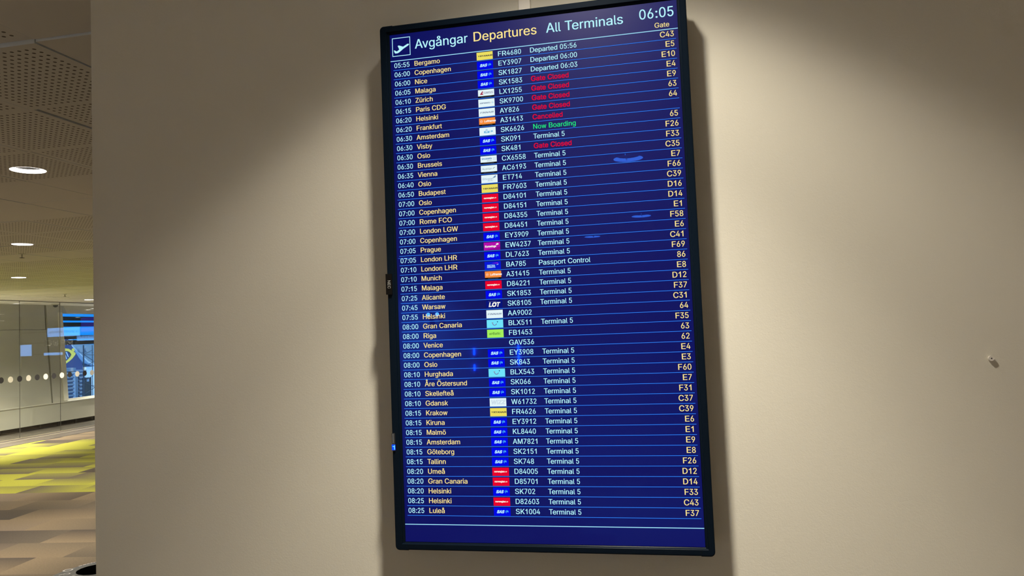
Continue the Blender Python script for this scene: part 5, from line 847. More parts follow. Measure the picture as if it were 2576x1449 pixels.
put_text(mb, 'NEC', 0, 0, 0.0083, 'badge_text', 0, frame=badge_frame, sc=0.97)
o = mb.build('brand_badge', disp)
o['label'] = 'black badge with silver lettering'
mb = MB()
mb.box(scr(-0.0200, -0.8405, YF - 0.0022), scr(-0.0136, -0.8058, YF + 0.002), 'clear')
mb.box(scr(-0.0178, -0.8250, YF - 0.0026), scr(-0.0166, -0.8064, YF - 0.002), 'metal')
M['led'] = glow('power_blue', (10, 70, 255), 1.3)
M['led2'] = glow('power_blue_core', (110, 210, 255), 1.3)
mb.box(scr(-0.0203, -0.8385, YF - 0.0030), scr(-0.0132, -0.8278, YF - 0.0018), 'led')
mb.box(scr(-0.0153, -0.8375, YF - 0.0034), scr(-0.0138, -0.8292, YF - 0.0028), 'led2')
mb.box(scr(-0.0185, -0.8320, YF - 0.0034), scr(-0.0138, -0.8308, YF - 0.0028), 'led2')
o = mb.build('power_light', disp)
o['label'] = 'clear strip with a glowing blue power light'

# ---- heading
TY1 = -0.00035       # lit marks, a hair in front of the panel
CAPEM = 0.0264
mb = MB(); put_text(mb, 'Avgångar', 0.0523, ZT - 0.0335, CAPEM, 'cyan', TY1, bold=0.010)
o = mb.build('heading', screen); o['label'] = 'pale blue heading Avgångar'
mb = MB(); put_text(mb, 'Departures', 0.1739, ZT - 0.0333, CAPEM, 'yellow', TY1, bold=0.010)
o = mb.build('heading', screen); o['label'] = 'yellow heading Departures'
mb = MB(); put_text(mb, 'All Terminals', 0.3220, ZT - 0.0333, 0.0265, 'cyan', TY1, bold=0.010)
o = mb.build('heading', screen); o['label'] = 'pale blue heading All Terminals'
mb = MB(); put_text(mb, '06:05', 0.5015, ZT - 0.0299, 0.0268, 'cyan', TY1, bold=0.010)
o = mb.build('clock', screen); o['label'] = 'clock reading 06:05'
mb = MB(); put_text(mb, 'Gate', 0.5298, ZT - 0.0491, 0.0131, 'yellow', TY1, bold=0.010)
o = mb.build('column_heading', screen); o['label'] = 'yellow column heading Gate'


def rect(mb, x0, x1, v0, v1, key, y=TY1):
    mb.add([scr(x0, v0, y), scr(x1, v0, y), scr(x1, v1, y), scr(x0, v1, y)], [(0, 1, 2, 3)], key)


def poly(mb, pts, key, y=TY1):
    mb.add([scr(q[0], q[1], y) for q in pts], [tuple(range(len(pts)))], key)


mb = MB()
ix0, ix1, iz0, iz1, th = 0.0043, 0.0430, -0.0451, -0.0068, 0.0013
rect(mb, ix0, ix1, iz1 - th, iz1, 'cyan'); rect(mb, ix0, ix1, iz0, iz0 + th, 'cyan')
rect(mb, ix0, ix0 + th, iz0, iz1, 'cyan'); rect(mb, ix1 - th, ix1, iz0, iz1, 'cyan')


def ic(px, py):      # pictogram drawn in a unit square
    return (ix0 + (ix1 - ix0) * px, iz0 + (iz1 - iz0) * py)


body = [(0.16, 0.17), (0.30, 0.17), (0.40, 0.22), (0.62, 0.38), (0.87, 0.515), (0.925, 0.56), (0.93, 0.60), (0.89, 0.62), (0.82, 0.605), (0.60, 0.49), (0.42, 0.38), (0.26, 0.275), (0.13, 0.215)]
poly(mb, [ic(*q) for q in body], 'cyan')
poly(mb, [ic(*q) for q in [(0.30, 0.555), (0.365, 0.585), (0.60, 0.49), (0.47, 0.40)]], 'cyan')
poly(mb, [ic(*q) for q in [(0.305, 0.56), (0.36, 0.56), (0.52, 0.40), (0.40, 0.33)]], 'cyan')
poly(mb, [ic(*q) for q in [(0.085, 0.33), (0.12, 0.345), (0.26, 0.26), (0.16, 0.17), (0.13, 0.20)]], 'cyan')
o = mb.build('departures_pictogram', screen); o['label'] = 'square pictogram of an aircraft taking off'
mb = MB(); rect(mb, -0.0002, SW + 0.0002, -0.0545 - 0.0007, -0.0545 + 0.0007, 'rule')
mb.build('rule_line', screen)
mb = MB(); rect(mb, -0.0002, SW + 0.0002, -0.9847 - 0.0007, -0.9847 + 0.0007, 'rule')
mb.build('rule_line', screen)


# ---- airline logo tiles (u, v measured from the tile's lower left corner, 0.0328 x 0.0156)
LW, LH = 0.0328, 0.0157
LX = 0.1808


def tile_base(mb, x, z, key, star=False):
    z0 = z + (0.0033 if star else 0)
    rect(mb, x, x + LW, z0, z + LH, key, TY1)
    if star:
        rect(mb, x, x + LW, z, z0, 'l_strip', TY1)
        put_text(mb, 'A STAR ALLIANCE MEMBER', x + LW / 2, ZT + z + 0.0010, 0.0016, 'l_stript', TY1 - 0.0001, align='C')


def lt(mb, s, x, z, em, key, **kw):
    return put_text(mb, s, x, ZT + z, em, key, TY1 - 0.0001, **kw)


def disc(mb, x, z, rr, key, y=TY1 - 0.0001, n=18):
    poly(mb, [(x + rr * math.cos(2 * math.pi * k / n), z + rr * math.sin(2 * math.pi * k / n)) for k in range(n)], key, y)


def ring(mb, x, z, ra, rb, key, y=TY1 - 0.0001, n=20, a0=0, a1=360):
    vs, fs = [], []
    closed = (a1 - a0) >= 360
    for k in range(n + (0 if closed else 1)):
        w = math.radians(a0 + (a1 - a0) * k / n)
        vs += [scr(x + ra * math.cos(w), z + ra * math.sin(w), y), scr(x + rb * math.cos(w), z + rb * math.sin(w), y)]
    cnt = len(vs) // 2
    for k in range(n):
        q = (k + 1) % cnt
        fs.append((2 * k, 2 * q, 2 * q + 1, 2 * k + 1))
    mb.add(vs, fs, key)


def sas_globe(mb, x, z, key, s=1.0):
    ring(mb, x, z, 0.0030 * s, 0.0024 * s, key, a0=-30, a1=250)
    Y = TY1 - 0.00012
    for dz in (0.0009, -0.0001):
        poly(mb, [(x - 0.0022 * s, z + dz * s), (x + 0.0026 * s, z + (dz + 0.0009) * s), (x + 0.0030 * s, z + (dz + 0.0001) * s), (x - 0.0004 * s, z + (dz - 0.0009) * s)], key, Y)


def logo(kind, mb, x, z):
    cz = z + LH / 2
    if kind == 'RYA':
        tile_base(mb, x, z, 'l_yellow')
        lt(mb, 'RYANAIR', x + 0.0062, cz - 0.0014, 0.0043, 'l_navy', bold=0.035, sc=1.37, sy=0.92)
        poly(mb, [(x + 0.0026, cz + 0.0014), (x + 0.0052, cz + 0.0012), (x + 0.0048, cz - 0.0004), (x + 0.0036, cz - 0.0017), (x + 0.0036, cz + 0.0004)], 'l_navy', TY1 - 0.0001)
    elif kind == 'SAS':
        tile_base(mb, x, z, 'l_sas')
        lt(mb, 'SAS', x + 0.0056, cz - 0.0026, 0.0072, 'l_sasw', bold=0.045, shear=0.28, sc=0.98, track=0.02)
        sas_globe(mb, x + 0.0258, cz - 0.0001, 'l_sasg')
    elif kind == 'SWI':
        tile_base(mb, x, z, 'l_white', True)
        c2 = cz + 0.0016
        poly(mb, [(x + 0.0036, c2 - 0.0035), (x + 0.0082, c2 + 0.0030), (x + 0.0106, c2 + 0.0030), (x + 0.0106, c2 - 0.0035)], 'l_swr', TY1 - 0.0001)
        poly(mb, [(x + 0.0090, c2 - 0.0018), (x + 0.0090, c2 + 0.0010), (x + 0.0098, c2 + 0.0010), (x + 0.0098, c2 - 0.0018)], 'l_white', TY1 - 0.0002)
        poly(mb, [(x + 0.0080, c2 - 0.0008), (x + 0.0080, c2), (x + 0.0104, c2), (x + 0.0104, c2 - 0.0008)], 'l_white', TY1 - 0.0002)
        lt(mb, 'SWISS', x + 0.0120, c2 - 0.0022, 0.0058, 'l_swp', bold=0.01, sc=1.0)
    elif kind == 'AF':
        tile_base(mb, x, z, 'l_white')
        lt(mb, 'AIRFRANCE', x + 0.0028, cz - 0.0012, 0.0033, 'l_af', bold=0.025, sc=1.08)
        poly(mb, [(x + 0.0238, cz - 0.0012), (x + 0.0262, cz + 0.0012), (x + 0.0270, cz + 0.0012), (x + 0.0246, cz - 0.0012)], 'l_swr', TY1 - 0.0001)
        ring(mb, x + 0.0292, cz, 0.0012, 0.0007, 'l_klm')
    elif kind == 'FIN':
        tile_base(mb, x, z, 'l_white')
        lt(mb, 'FINNAIR', x + 0.0024, cz - 0.0016, 0.0050, 'l_fin', bold=0.012, sc=1.38, sy=0.92, shear=0.35)
    elif kind == 'LH':
        tile_base(mb, x, z, 'l_lh', True)
        c2 = cz + 0.0016
        ring(mb, x + 0.0048, c2, 0.0025, 0.0021, 'l_w')
        poly(mb, [(x + 0.0030, c2 - 0.0008), (x + 0.0042, c2), (x + 0.0066, c2 + 0.0012), (x + 0.0052, c2 - 0.0002), (x + 0.0044, c2 - 0.0006)], 'l_w', TY1 - 0.0001)
        lt(mb, 'Lufthansa', x + 0.0104, c2 - 0.0020, 0.0055, 'l_w', bold=0.035, sc=0.98)
    elif kind == 'KLM':
        tile_base(mb, x, z, 'l_white')
        lt(mb, 'KLM', x + 0.0092, cz - 0.0034, 0.0058, 'l_klm', bold=0.045, sc=0.95)
        for k in (-1, 0, 1):
            disc(mb, x + 0.0146 + k * 0.0014, cz + 0.0034 + (0.0006 if k == 0 else 0), 0.0006, 'l_klm', n=10)
        rect(mb, x + 0.0128, x + 0.0164, cz + 0.0017, cz + 0.0024, 'l_klm', TY1 - 0.0001)
        sas_globe(mb, x + 0.0246, cz - 0.0010, 'l_klm', 0.8)
    elif kind == 'BRU':
        tile_base(mb, x, z, 'l_white', True)
        c2 = cz + 0.0016
        lt(mb, 'brussels', x + 0.0024, c2 - 0.0006, 0.0056, 'l_bru', bold=0.02, sc=0.98)
        lt(mb, 'airlines', x + 0.0128, c2 - 0.0040, 0.0028, 'l_grey', sc=1.1)
        for a in range(3):
            for bq in range(3):
                disc(mb, x + 0.0256 + a * 0.0022, c2 - 0.0022 + bq * 0.0022, 0.00045, 'l_bru', n=8)
    elif kind == 'AUS':
        tile_base(mb, x, z, 'l_white', True)
        c2 = cz + 0.0016
        lt(mb, 'Austrian', x + 0.0026, c2 - 0.0022, 0.0056, 'l_grey', sc=0.98)
        poly(mb, [(x + 0.0240, c2 - 0.0010), (x + 0.0262, c2 + 0.0014), (x + 0.0300, c2 + 0.0022), (x + 0.0274, c2 + 0.0008), (x + 0.0250, c2 - 0.0010)], 'l_grey', TY1 - 0.0001)
    elif kind == 'ETH':
        tile_base(mb, x, z, 'l_white')
        lt(mb, 'Ethiopian', x + 0.0024, cz - 0.0016, 0.0054, 'l_eth', sc=0.98)
        lt(mb, 'AIRLINES', x + 0.0126, cz - 0.0046, 0.0024, 'l_grey', sc=1.0)
        for k in range(3):
            dx = 0.0012 * k
            poly(mb, [(x + 0.0226 + dx, cz + 0.0014 + dx), (x + 0.0250 + dx, cz + 0.0028 + dx), (x + 0.0304, cz + 0.0050 + dx * 0.8), (x + 0.0280, cz + 0.0018 + dx)], 'l_eth', TY1 - 0.0001 - 0.00001 * k)
    elif kind == 'NOR':
        tile_base(mb, x, z, 'l_red')
        lt(mb, 'norwegian', x + 0.0036, cz - 0.0012, 0.0044, 'l_w', bold=0.040, sc=1.02)
        lt(mb, '.no', x + 0.0243, cz - 0.0010, 0.0034, 'l_w', bold=0.030, sc=0.9, shear=0.3)
    elif kind == 'EW':
        tile_base(mb, x, z, 'l_mag')
        poly(mb, [(x, z), (x + LW, z), (x + LW, z + 0.0060), (x + 0.016, z + 0.0030)], 'l_mag2', TY1 - 0.00005)
        lt(mb, 'Eurowings', x + 0.0022, cz - 0.0020, 0.0050, 'l_w', bold=0.045, sc=0.96)
        poly(mb, [(x + 0.0242, cz + 0.0034), (x + 0.0270, cz + 0.0056), (x + 0.0304, cz + 0.0040), (x + 0.0286, cz + 0.0020)], 'l_w', TY1 - 0.0001)
        poly(mb, [(x + 0.0242, cz + 0.0014), (x + 0.0250, cz + 0.0030), (x + 0.0274, cz + 0.0018)], 'l_w', TY1 - 0.0001)
    elif kind == 'BA':
        tile_base(mb, x, z, 'l_ba')
        lt(mb, 'BRITISH', x + 0.0052, cz - 0.0014, 0.0040, 'l_sasw', bold=0.02, sc=1.0)
        lt(mb, 'AIRWAYS', x + 0.0048, cz - 0.0046, 0.0040, 'l_sasw', bold=0.02, sc=0.92)
        poly(mb, [(x + 0.0146, cz + 0.0044), (x + 0.0270, cz + 0.0050), (x + 0.0274, cz + 0.0036)], 'l_bar', TY1 - 0.0001)
        poly(mb, [(x + 0.0232, cz + 0.0008), (x + 0.0280, cz + 0.0028), (x + 0.0274, cz + 0.0012)], 'l_sasw', TY1 - 0.0001)
    elif kind == 'LOT':
        tile_base(mb, x, z, 'l_lot')
        lt(mb, 'LOT', x + 0.0050, cz - 0.0044, 0.0110, 'l_w', bold=0.055, sc=1.02, shear=0.22)
        lt(mb, 'POLISH AIRLINES', x + 0.0050, cz + 0.0050, 0.0018, 'l_stript', sc=1.05)
    elif kind == 'TUI':
        tile_base(mb, x, z, 'l_tui')
        ring(mb, x + 0.0158, cz + 0.0010, 0.0044, 0.0034, 'l_tuip', a0=185, a1=350, n=16)
        poly(mb, [(x + 0.0098, cz + 0.0022), (x + 0.0132, cz + 0.0022), (x + 0.0128, cz + 0.0012), (x + 0.0100, cz + 0.0014)], 'l_swr', TY1 - 0.00011)
        disc(mb, x + 0.0216, cz + 0.0036, 0.0011, 'l_fin')
    elif kind == 'AIR':
        tile_base(mb, x, z, 'l_air')
        lt(mb, 'airBaltic', x + 0.0040, cz - 0.0022, 0.0066, 'l_airt', bold=0.008, sc=0.98)
    elif kind == 'WIZ':
        tile_base(mb, x, z, 'l_white')
        lt(mb, 'WIZZ', x + 0.0024, cz - 0.0036, 0.0108, 'l_wizz', bold=0.030, sc=1.06, shear=0.15)
        put_text(mb, 'WIZZ', x + 0.0024, ZT + cz - 0.0036, 0.0108, 'l_white', TY1 - 0.0002, bold=-0.012, sc=1.06, shear=0.15)


LOGO_LABEL = {'RYA': 'yellow airline tile with dark lettering', 'SAS': 'blue airline tile with white italic letters and a globe',
              'SWI': 'white airline tile with a red tail mark', 'AF': 'white airline tile with small navy lettering',
              'FIN': 'white airline tile with slanted navy lettering', 'LH': 'orange airline tile with white lettering',
              'KLM': 'white airline tile with a pale blue crown', 'BRU': 'white airline tile with a grid of dots',
              'AUS': 'white airline tile with a grey tick mark', 'ETH': 'white airline tile with a blue feather mark',
              'NOR': 'red airline tile with white lettering', 'EW': 'magenta airline tile with white lettering',
              'BA': 'blue airline tile with a ribbon mark', 'LOT': 'navy airline tile with large white letters',
              'TUI': 'light blue airline tile with a smile mark', 'AIR': 'lime green airline tile with dark lettering',
              'WIZ': 'white airline tile with outlined letters'}
T5 = 'Terminal 5'
GC = 'Gate Closed'
ROWS = [l_.split('|') for l_ in '''05:55|Bergamo|RYA|FR4680|Departed 05:56|C43
06:00|Copenhagen|SAS|EY3907|Departed 06:00|E5
06:00|Nice|SAS|SK1827|Departed 06:03|E10
06:05|Malaga|SAS|SK1583|Gate Closed|E4
06:10|Zürich|SWI|LX1255|Gate Closed|E9
06:15|Paris CDG|AF|SK9700|Gate Closed|63
06:20|Helsinki|FIN|AY826|Gate Closed|64
06:20|Frankfurt|LH|A31413|Cancelled|
06:30|Amsterdam|KLM|SK6626|Now Boarding|65
06:30|Visby|SAS|SK091|Terminal 5|F26
06:30|Oslo|SAS|SK481|Gate Closed|F33
06:30|Brussels|BRU|CX6558|Terminal 5|C35
06:35|Vienna|AUS|AC6193|Terminal 5|E7
06:40|Oslo|ETH|ET714|Terminal 5|F66
06:50|Budapest|RYA|FR7603|Terminal 5|C39
07:00|Oslo|NOR|D84101|Terminal 5|D16
07:00|Copenhagen|NOR|D84151|Terminal 5|D14
07:00|Rome FCO|NOR|D84355|Terminal 5|E1
07:00|London LGW|NOR|D84451|Terminal 5|F58
07:00|Copenhagen|SAS|EY3909|Terminal 5|E6
07:05|Prague|EW|EW4237|Terminal 5|C41
07:05|London LHR|SAS|DL7623|Terminal 5|F69
07:10|London LHR|BA|BA785|Passport Control|86
07:10|Munich|LH|A31415|Terminal 5|E8
07:15|Malaga|NOR|D84221|Terminal 5|D12
07:25|Alicante|SAS|SK1853|Terminal 5|F37
07:45|Warsaw|LOT|SK8105|Terminal 5|C31
07:55|Helsinki|FIN|AA9002||64
08:00|Gran Canaria|TUI|BLX511|Terminal 5|F35
08:00|Riga|AIR|FB1453||63
08:00|Venice||GAV536||62
08:00|Copenhagen|SAS|EY3908|Terminal 5|E4
08:00|Oslo|SAS|SK843|Terminal 5|E3
08:10|Hurghada|TUI|BLX543|Terminal 5|F60
08:10|Åre Östersund|SAS|SK066|Terminal 5|E7
08:10|Skellefteå|SAS|SK1012|Terminal 5|F31
08:10|Gdansk|WIZ|W61732|Terminal 5|C37
08:15|Krakow|RYA|FR4626|Terminal 5|C39
08:15|Kiruna|SAS|EY3912|Terminal 5|E6
08:15|Malmö|SAS|KL8440|Terminal 5|E1
08:15|Amsterdam|SAS|AM7821|Terminal 5|E9
08:15|Göteborg|SAS|SK2151|Terminal 5|E8
08:15|Tallinn|SAS|SK748|Terminal 5|F26
08:20|Umeå|NOR|D84005|Terminal 5|D12
08:20|Gran Canaria|NOR|D85701|Terminal 5|D14
08:20|Helsinki|SAS|SK702|Terminal 5|F33
08:25|Helsinki|NOR|D82603|Terminal 5|C43
08:25|Luleå|SAS|SK1004|Terminal 5|F37'''.split('\n')]
PITCH_ROW = (0.9674 - 0.0737) / 47
EM = 0.01355
for i, (tm, city, lg, fl, st, gate) in enumerate(ROWS):
    zl = -0.0737 - i * PITCH_ROW
    zb_ = ZT + zl + 0.0049
    mb = MB()
    put_text(mb, tm, 0.0070, zb_, EM, 'cyan', TY1, bold=0.0125)
    put_text(mb, city, 0.0497, zb_ + 0.0002, EM, 'yellow', TY1, bold=0.0135)
    put_text(mb, fl, 0.2234, zb_, EM, 'cyan', TY1, bold=0.0125)
    skey = 'red' if st in (GC, 'Cancelled') else 'green' if st == 'Now Boarding' else 'cyan'
    put_text(mb, st, 0.2880, zb_, EM, skey, TY1, bold=0.018 if skey == 'red' else 0.0125)
    put_text(mb, gate, 0.5662, zb_, 0.0149, 'yellow', TY1, bold=0.0135, align='R')
    rect(mb, 0.0053, 0.5690, zl - 0.00046, zl + 0.00046, 'line')
    o = mb.build('flight_row', screen)
    if st in (GC, 'Cancelled', 'Now Boarding'):
        o['label'] = 'row for the %s flight to %s with %s status' % (tm, city, 'red' if skey == 'red' else 'green')
    if lg:
        mb = MB()
        logo(lg, mb, LX, zl + 0.0011)
        o = mb.build('airline_logo', screen)
        o['label'] = LOGO_LABEL[lg]

# cable cover above the display, wall plug on the right
mb = MB()
mb.box((0.2585, WALL_Y - 0.012, ZT + 0.02), (0.2835, WALL_Y, CEIL), 'duct')
o = mb.build('cable_cover', bevel=0.002)
tag(o, 'narrow cream cable cover running up the wall from the black display', 'cable cover')
mb = MB()
px_, pz_ = 1.0885, ZT - 0.695
mb.lathe([(0.0, 0.0), (0.004, 0.0), (0.0048, 0.002), (0.0048, 0.006), (0.0, 0.006)], (0, 0, 0), 'duct', n=14)
mb.lathe([(0.0013, 0.0062), (0.0, 0.0062)], (0, 0, 0), 'joint', n=8)
o = mb.build('wall_plug')
o.rotation_euler = (math.radians(90), 0, 0)
o.location = (px_, WALL_Y, pz_)
tag(o, 'tiny cream plug left in the bare wall right of the display', 'wall plug')


# ================================================================== DOWNLIGHTS
def lamp_profile(ld):
    """How the fitting spreads its light: narrow beam, cut off at about 55 degrees."""
    ld.use_nodes = True
    n, l = ld.node_tree.nodes, ld.node_tree.links
    e = n['Emission']
    g = n.new('ShaderNodeNewGeometry')
    s = n.new('ShaderNodeSeparateXYZ')
    a = n.new('ShaderNodeMath'); a.operation = 'ABSOLUTE'
    rr = n.new('ShaderNodeValToRGB')
    k = n.new('ShaderNodeMath'); k.operation = 'MULTIPLY'; k.inputs[1].default_value = 1.0
    l.new(g.outputs['Incoming'], s.inputs[0])
    l.new(s.outputs['Z'], a.inputs[0])
    l.new(a.outputs[0], rr.inputs[0])
    prof = [(0.50, 0.0), (0.55, 0.015), (0.588, 0.055), (0.643, 0.27), (0.707, 0.46), (0.788, 0.60), (0.839, 0.98), (0.866, 1.35), (0.94, 2.15), (1.0, 2.6)]
    els = rr.color_ramp.elements
    while len(els) < len(prof):
        els.new(0.5)
    for el, (p, v) in zip(els, prof):
        el.position = p
        el.color = (v, v, v, 1)
    l.new(rr.outputs[0], k.inputs[0])
    l.new(k.outputs[0], e.inputs['Strength'])


def lamp_meshes(root, x, y):
    mb = MB()
    mb.lathe([(LR + 0.0025, 0.0), (LR + 0.002, -0.002), (LR - 0.001, -0.003), (LR - 0.003, 0.0)], (x, y, CEIL), 'fixture')
    mb.build('trim_ring', root, smooth=True)
    mb = MB()
    mb.lathe([(LR - 0.002, -0.003), (LR - 0.008, 0.009), (LR - 0.016, 0.0095), (LR - 0.018, 0.016)], (x, y, CEIL), 'lamp_glow')
    mb.build('glow_ring', root, smooth=True)
    mb = MB()
    mb.lathe([(LR - 0.018, 0.016), (LR - 0.026, 0.075), (0.03, 0.105), (0.03, 0.107)], (x, y, CEIL), 'reflector')
    mb.build('reflector', root, smooth=True)
    mb = MB()
    mb.lathe([(0.032, 0.103), (0.026, 0.099), (0.0, 0.098)], (x, y, CEIL), 'lamp_core')
    mb.build('bulb', root, smooth=True)


LAMP_LABELS = {
    WALL_LAMP: 'recessed ceiling downlight washing the wall just above the departures display',
    seen[0]: 'largest and nearest round downlight in the perforated ceiling of the hall',
    seen[1]: 'round ceiling downlight second nearest, just before the small sprinkler head',
    seen[2]: 'third round ceiling downlight, between the sprinkler and the glass partition',
    seen[3]: 'small bright ceiling downlight close to the glass partition by the wall edge',
    mirrored[0]: 'largest ring-shaped downlight mirrored in the display near gate E7',
    mirrored[1]: 'ring-shaped downlight mirrored in the display beside gate F58',
    mirrored[2]: 'smallest ring-shaped downlight mirrored in the display below row gate E6',
    in_glass[0]: 'downlight mirrored as a yellow dash in the glass above the blue window',
    in_glass[1]: 'downlight mirrored as upper yellow dash at the left end of the glass',
    in_glass[2]: 'downlight mirrored as a dash on the dark band of the blue window',
    in_glass[3]: 'downlight mirrored as middle yellow dash at the left end of the glass',
    in_glass[4]: 'downlight mirrored as a white spark in the glass beside the wall edge',
}
mesh_proto = None
for k, q in enumerate(lamps):
    t = thing('ceiling_downlight', LAMP_LABELS.get(q, 'unseen recessed ceiling downlight added to fill the hall with light'), 'downlight',
              (q[0], q[1], CEIL), 'ceiling downlights of the hall')
    if mesh_proto is None:
        lamp_meshes(t, q[0], q[1])
        mesh_proto = t
    else:
        for ch in [c for c in mesh_proto.children if c.type == 'MESH']:
            d = ch.copy()
            col.objects.link(d)
            d.parent = t
            d.matrix_parent_inverse = Matrix.Translation(mesh_proto.location).inverted()
    ld = bpy.data.lights.new('downlight_lamp', 'SPOT')
    ld.color = NEAR_COLOR if q in near else LAMP_COLOR
    ld.energy = WALL_LAMP_W if q == WALL_LAMP else NEAR_LAMP_W if q in near else GLASS_LAMP_W if q in by_glass else 330.0 if q == seen[3] else 480.0 if q in bright else FAR_LAMP_W if q in in_glass else HALL_LAMP_W
    ld.spot_size = math.radians(122)
    ld.spot_blend = 0.02
    ld.shadow_soft_size = 0.045
    lamp_profile(ld)
    lo_ = bpy.data.objects.new('lamp_light', ld)
    col.objects.link(lo_)
    lo_.parent = t
    lo_.location = (0, 0, -0.006)

# sprinklers and a dome camera on the ceiling
def sprinkler(x, y, label, grp):
    t = thing('sprinkler_head', label, 'sprinkler', (x, y, CEIL), grp)
    mb = MB()
    mb.lathe([(0.0, -0.001), (0.035, -0.001), (0.033, -0.006), (0.0, -0.008)], (x, y, CEIL), 'metal', n=20)
    mb.build('escutcheon', t, smooth=False)
    mb = MB()
    mb.lathe([(0.008, -0.006), (0.007, -0.045), (0.0, -0.045)], (x, y, CEIL), 'metal', n=12)
    mb.build('pipe', t)
    mb = MB()
    mb.lathe([(0.0, -0.045), (0.024, -0.045), (0.024, -0.048), (0.0, -0.050)], (x, y, CEIL), 'joint', n=16)
    mb.build('deflector', t)


sprinkler(-6.349, 5.50, 'small sprinkler head hanging from the ceiling between two downlights', 'sprinkler heads')
sprinkler(-11.048, 11.231, 'tiny far sprinkler head on the ceiling just above the glass partition', 'sprinkler heads')
t = thing('dome_camera', 'grey dome camera on the ceiling behind the glass beside the window', 'camera', (-13.75, 13.9, CEIL))
mb = MB(); mb.lathe([(0.0, 0.0), (0.085, 0.0), (0.080, -0.03), (0.0, -0.032)], (-13.75, 13.9, CEIL), 'panel_dim', n=24); mb.build('base', t)
mb = MB(); mb.lathe([(0.055, -0.03), (0.048, -0.060), (0.028, -0.080), (0.0, -0.086)], (-13.75, 13.9, CEIL), 'housing', n=24); mb.build('dome', t, smooth=True)

# ================================================================== GLASS PARTITION
gp = thing('glass_partition', 'full-height glass partition with a row of black and cream dots', 'glass partition', (GLASS_X, 13, 0))
PANE = 1.095
y_edge = 13.333
dots = [11.767 - 0.228 * 12 + 0.2285 * k for k in range(0, 44)]
for k in range(-6, 8):
    ya, yb = y_edge + k * PANE + 0.002, y_edge + (k + 1) * PANE - 0.002
    if ya > HY1 - 1:
        break
    mb = MB(); mb.box((GLASS_X - 0.012, ya, 0.005), (GLASS_X, yb, CEIL - 0.015), 'glass')
    pn = mb.build('glass_pane', gp)
    for q, yd in enumerate(dots):
        if ya - 0.001 <= yd < yb + 0.005 and yd > 9.0 and yd < 18.5:
            mb = MB()
            zz = 1.262 - 0.0 * q
            pts = [(GLASS_X + 0.0005, yd + 0.064 * math.cos(2 * math.pi * j / 28), zz + 0.064 * math.sin(2 * math.pi * j / 28)) for j in range(28)]
            mb.prism(pts, (0.0008, 0, 0), 'dot_dark' if q % 2 == 0 else 'dot_white')
            o = mb.build('safety_dot', pn)
            o['label'] = 'black dot' if q % 2 == 0 else 'cream dot'
    mb = MB(); mb.box((GLASS_X - 0.012, yb, 0.005), (GLASS_X, yb + 0.004, CEIL - 0.01), 'seal')
    mb.build('joint_strip', gp)
mb = MB(); mb.box((GLASS_X - 0.02, y_edge - 6 * PANE, CEIL - 0.016), (GLASS_X + 0.008, HY1, CEIL - 0.004), 'seal'); mb.build('head_rail', gp)
mb = MB(); mb.box((GLASS_X - 0.02, y_edge - 6 * PANE, 0.0), (GLASS_X + 0.01, HY1, 0.01), 'trim'); mb.build('floor_rail', gp)

# ================================================================== LITTER BIN
BX, BY, BZ = -1.78, 1.345, 0.95
t = thing('litter_bin', 'round grey recycling bin with a black opening beside the wall end', 'bin', (BX, BY, 0))
mb = MB()
mb.lathe([(0.0, 0.0), (0.24, 0.0), (0.25, 0.02), (0.258, 0.90), (0.262, 0.925)], (BX, BY, 0), 'bin', n=56)
mb.build('body', t, smooth=True)
RO, RH = 0.272, 0.080
holes = [(BX + 0.143 * math.cos(math.radians(a_)), BY + 0.143 * math.sin(math.radians(a_))) for a_ in (156.5, 36.5, 276.5)]
mb = MB()
mb.lathe([(0.262, 0.918), (RO, 0.926), (RO + 0.002, 0.938), (RO - 0.003, 0.948), (RO - 0.010, BZ)], (BX, BY, 0), 'bin', n=56)
pts = [Vector((BX + (RO - 0.010) * math.cos(2 * math.pi * k / 56), BY + (RO - 0.010) * math.sin(2 * math.pi * k / 56))) for k in range(56)]
eds = [(k, (k + 1) % 56) for k in range(56)]
for q in holes:
    o_ = len(pts)
    pts += [Vector((q[0] + RH * math.cos(2 * math.pi * k / 36), q[1] + RH * math.sin(2 * math.pi * k / 36))) for k in range(36)]
    eds += [(o_ + k, o_ + (k + 1) % 36) for k in range(36)]
vs, _e, fs, *_ = delaunay_2d_cdt(pts, eds, [], 0, 1e-6)
keep = []
for f in fs:
    cxx = sum(vs[k].x for k in f) / len(f)
    cyy = sum(vs[k].y for k in f) / len(f)
    if all((cxx - q[0]) ** 2 + (cyy - q[1]) ** 2 > (RH * 0.985) ** 2 for q in holes):
        keep.append(tuple(f))
mb.add([(q.x, q.y, BZ) for q in vs], keep, 'bin')
mb.build('lid', t)
for q in holes:
    mb = MB()
    mb.lathe([(RH, 0.0), (RH - 0.001, -0.004), (RH - 0.002, -0.03), (RH - 0.003, -0.30), (0.0, -0.30)], (q[0], q[1], BZ), 'bin_black', n=36)
    mb.build('opening', t, smooth=True)


def on_lid(px, py):
    d = ray(px, py)
    q = CAM + d * ((BZ + 0.0012 - CAM.z) / d.z)
    return (q.x, q.y, BZ + 0.0012)


